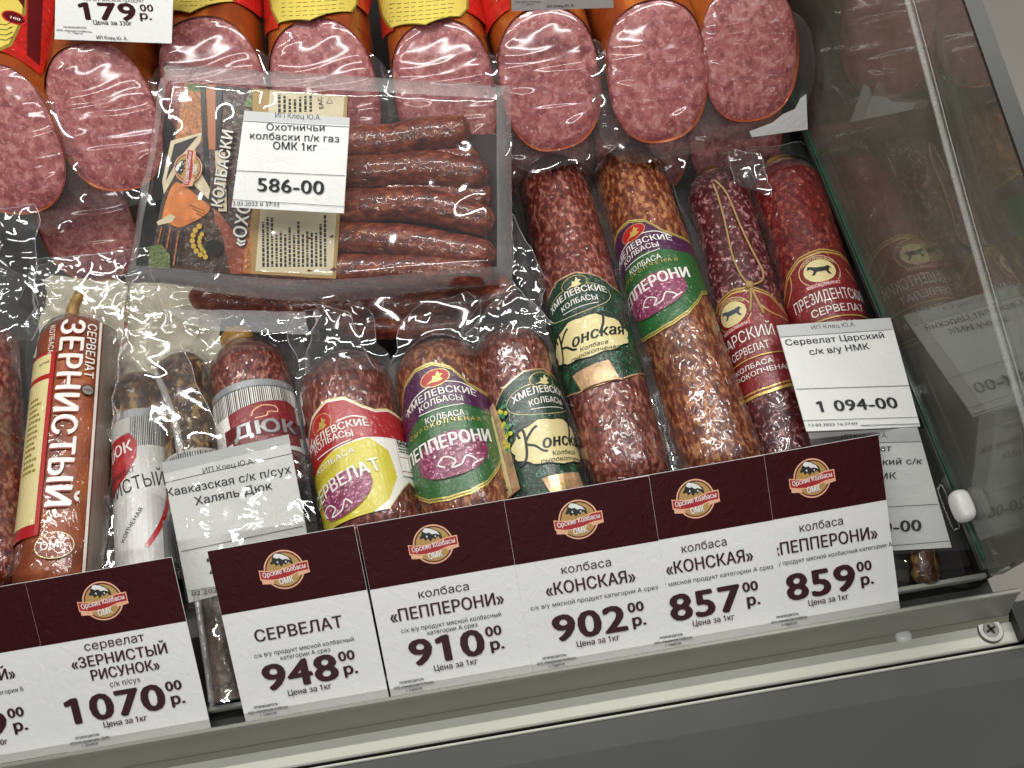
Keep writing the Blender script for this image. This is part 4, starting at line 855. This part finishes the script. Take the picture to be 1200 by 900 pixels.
# ================================================================== maroon and white price cards in the channel
BETA = radians(34); W = 90.0; Hh = 111.0
def card(label, anchor, side, lines, price, layer, prod=True, producer='ООО «Хмелёвские Колбасы»,', city='г. Саратов', name='price_card', grp='maroon and white price cards along the rail', rot=0.0, kx=1.0):
    base = V((0, -.2035, .0075)); n = V((0, -sin(BETA), cos(BETA))); d = ray(*anchor); k = (base - CAM).dot(n) / d.dot(n); q = CAM + d * k
    ex = V((cos(rot), sin(rot) * cos(BETA), sin(rot) * sin(BETA)))
    if side == 'R': q = q - ex * (W * kx / 1000)
    q = V((q.x, base.y, base.z)); ey = n.cross(ex); pl = Plane(q, q + ex, q + ey)
    t = thing(name, label, 'price card', q + ex * .045, grp)
    om = pl.map; pl.map = lambda u, v, h: om(u * kx, v, h)
    h = layer * .0005
    vs = [pl.map(u, v, h + e - .0005) for e in (0, .0004) for u, v in ((0, 0), (W, 0), (W, Hh), (0, Hh))]
    mesh_obj('card_sheet', vs, [(0, 3, 2, 1), (4, 5, 6, 7), (0, 1, 5, 4), (1, 2, 6, 5), (2, 3, 7, 6), (3, 0, 4, 7)], WHITE, t)
    a = Art(pl); a.rect(.15, 70, W - .15, Hh - .2, MAROON); emblem(a, W * .48, 91.5, 12.3)
    for s, x, y, wd, hh, bo in lines: a.txt(s, (W * x - wd / 2, y), (W * x + wd / 2, y), hh, INK if hh > 3 else BLACK, bo)
    pw = {3: 45, 4: 60, 1: 15}[len(price)]; c = {3: W * .44, 4: W * .40, 1: 49.3}[len(price)]
    a.txt(price, (c - pw / 2, 17.6), (c + pw / 2, 17.6), 16.2, INK, .042)
    xr = c + pw / 2 + 2.6; a.txt('00', (xr, 28.2), (xr + 9.6, 28.2), 6.0, INK, .035); a.txt('р.', (xr + 1.8, 19.2), (xr + 9.6, 19.2), 6.6, INK, .045)
    a.txt('Цена за 1кг', (c - 13 + 3, 12), (c + 14 + 3, 12), 3.6, INK, .012) if len(price) > 1 else a.txt('Цена за 300г', (26, 12), (55, 12), 3.6, INK, .012)
    a.txt('ПРОИЗВОДИТЕЛЬ', (7, 7.6), (22, 7.6), 1.4, BLACK, .03); a.txt(producer, (3, 5), (28, 5), 1.3, BLACK, .03); a.txt(city, (10, 2.4), (20, 2.4), 1.3, BLACK, .03)
    a.build('print', t, h0=h + .00002, step=.00002); return t
K = 'колбаса'
small1 = ('с/к в/у продукт мясной колбасный', .50, 39.6, 62, 2.7, .004); small2 = ('категории А срез', .50, 35.6, 31, 2.7, .004)
card('maroon price card cut off by the left edge, its name ending in ...ЫЙ', (80, 879), 'R', [('ЫЙ»', .68, 53, 17, 6.6, .02), ('категории Б', .69, 44, 21, 2.7, .004)], '9', 0)
card('maroon price card reading 1070, for grainy pattern servelat', (79, 878), 'L', [('сервелат', .49, 62.3, 37, 5.4, .0), ('«ЗЕРНИСТЫЙ', .50, 52.2, 59, 6.4, .02), ('РИСУНОК»', .52, 43, 42, 6.4, .02), ('с/к п/сух', .50, 37, 19, 3.4, .004)], '1070', 1, producer='«Южная продукция» (ДНР),', city='г. Донецк')
card('maroon price card reading 948, for servelat', (288, 843), 'L', [('СЕРВЕЛАТ', .49, 49.5, 54, 7.2, .02), small1, small2], '948', 2, rot=.003)
card('maroon price card reading 910, below the green and purple front-row sausage', (458, 812), 'L', [(K, .49, 59.5, 31, 5.0, .0), ('«ПЕППЕРОНИ»', .49, 47.3, 70, 7.4, .02), small1, small2], '910', 3)
card('maroon price card reading 902, below the short scroll-label sausage', (625, 785), 'L', [(K, .48, 59.5, 31, 5.0, .0), ('«КОНСКАЯ»', .49, 47.3, 56, 7.4, .02), ('с/к в/у мясной продукт категории А срез', .5, 40, 80, 2.6, .004)], '902', 4, kx=.985, rot=-.003)
card('maroon price card reading 857, below the long scroll-label sausage', (922, 733), 'R', [(K, .49, 59.5, 29, 5.0, .0), ('«КОНСКАЯ»', .51, 47.3, 56, 7.4, .02), ('с/к в/у мясной продукт категории А срез', .5, 40, 82, 2.6, .004)], '857', 3, kx=.955)
card('maroon price card reading 859, rightmost on the rail', (1054, 713), 'R', [(K, .50, 59.5, 29, 5.0, .0), ('«ПЕППЕРОНИ»', .51, 47.3, 70, 7.4, .02), ('с/к в/у продукт мясной колбасный категории А', .52, 40.6, 86, 2.6, .004)], '859', 2, kx=.925, rot=.004)
# two price cards of the upper shelf, lower edges in view
def topcard(label, px4, z, lines, group='white price cards above the hams'):
    TL, TR, BR, BL = px4; pl = Plane(at(*BL, z), at(*BR, z), at(*TL, z + .05))
    t = thing('price_card', label, 'price card', pl.map(*pl.uv(*BL), 0), group)
    q = [pl.map(*pl.uv(*p), h) for h in (-.0006, 0) for p in (BL, BR, TR, TL)]
    mesh_obj('card_sheet', q, [(0, 3, 2, 1), (4, 5, 6, 7), (0, 1, 5, 4), (1, 2, 6, 5), (2, 3, 7, 6), (3, 0, 4, 7)], WHITE, t)
    a = Art(pl, px=True)
    for s, p0, p1, h, b in lines: a.txt(s, p0, p1, h, INK, b)
    a.build('print', t, h0=.0001, step=.00003)
topcard('white price card reading 179 hanging over the second ham from the left', [(66, -70), (205, -68), (201, 51), (64, 46)], .160,
        [('п/к в/у мясной продукт', (99, 1), (169, 3), 2.2, .005), ('179', (96, 22.5), (160, 24), 10.5, .055), ('00', (165, 13), (180, 13.5), 4.2, .035), ('р.', (165, 22), (178, 23), 4.6, .045), ('Цена за 330г', (110, 28.5), (155, 30), 2.8, .015),
         ('ПРОИЗВОДИТЕЛЬ', (75, 32.5), (102, 33.5), 1, .03), ('ООО «Орские Колбасы»,', (67, 36), (109, 38), 1, .03), ('г. Орск', (81, 39), (98, 40), 1, .03), ('ИП Клец Ю. А.', (114, 45.5), (150, 47), 2.1, .015)])
topcard('narrow visible edge of a white price card above the fourth ham from the right', [(596, -60), (716, -68), (719, 9), (600, 13)], .160, [('ООО «Орские Колбасы»,', (604, 3), (634, 2.5), 1, .03), ('г. Орск', (612, 6), (626, 5.5), 1, .03), ('ИП Клец Ю. А.', (641, 9), (673, 7.5), 2.1, .015)])
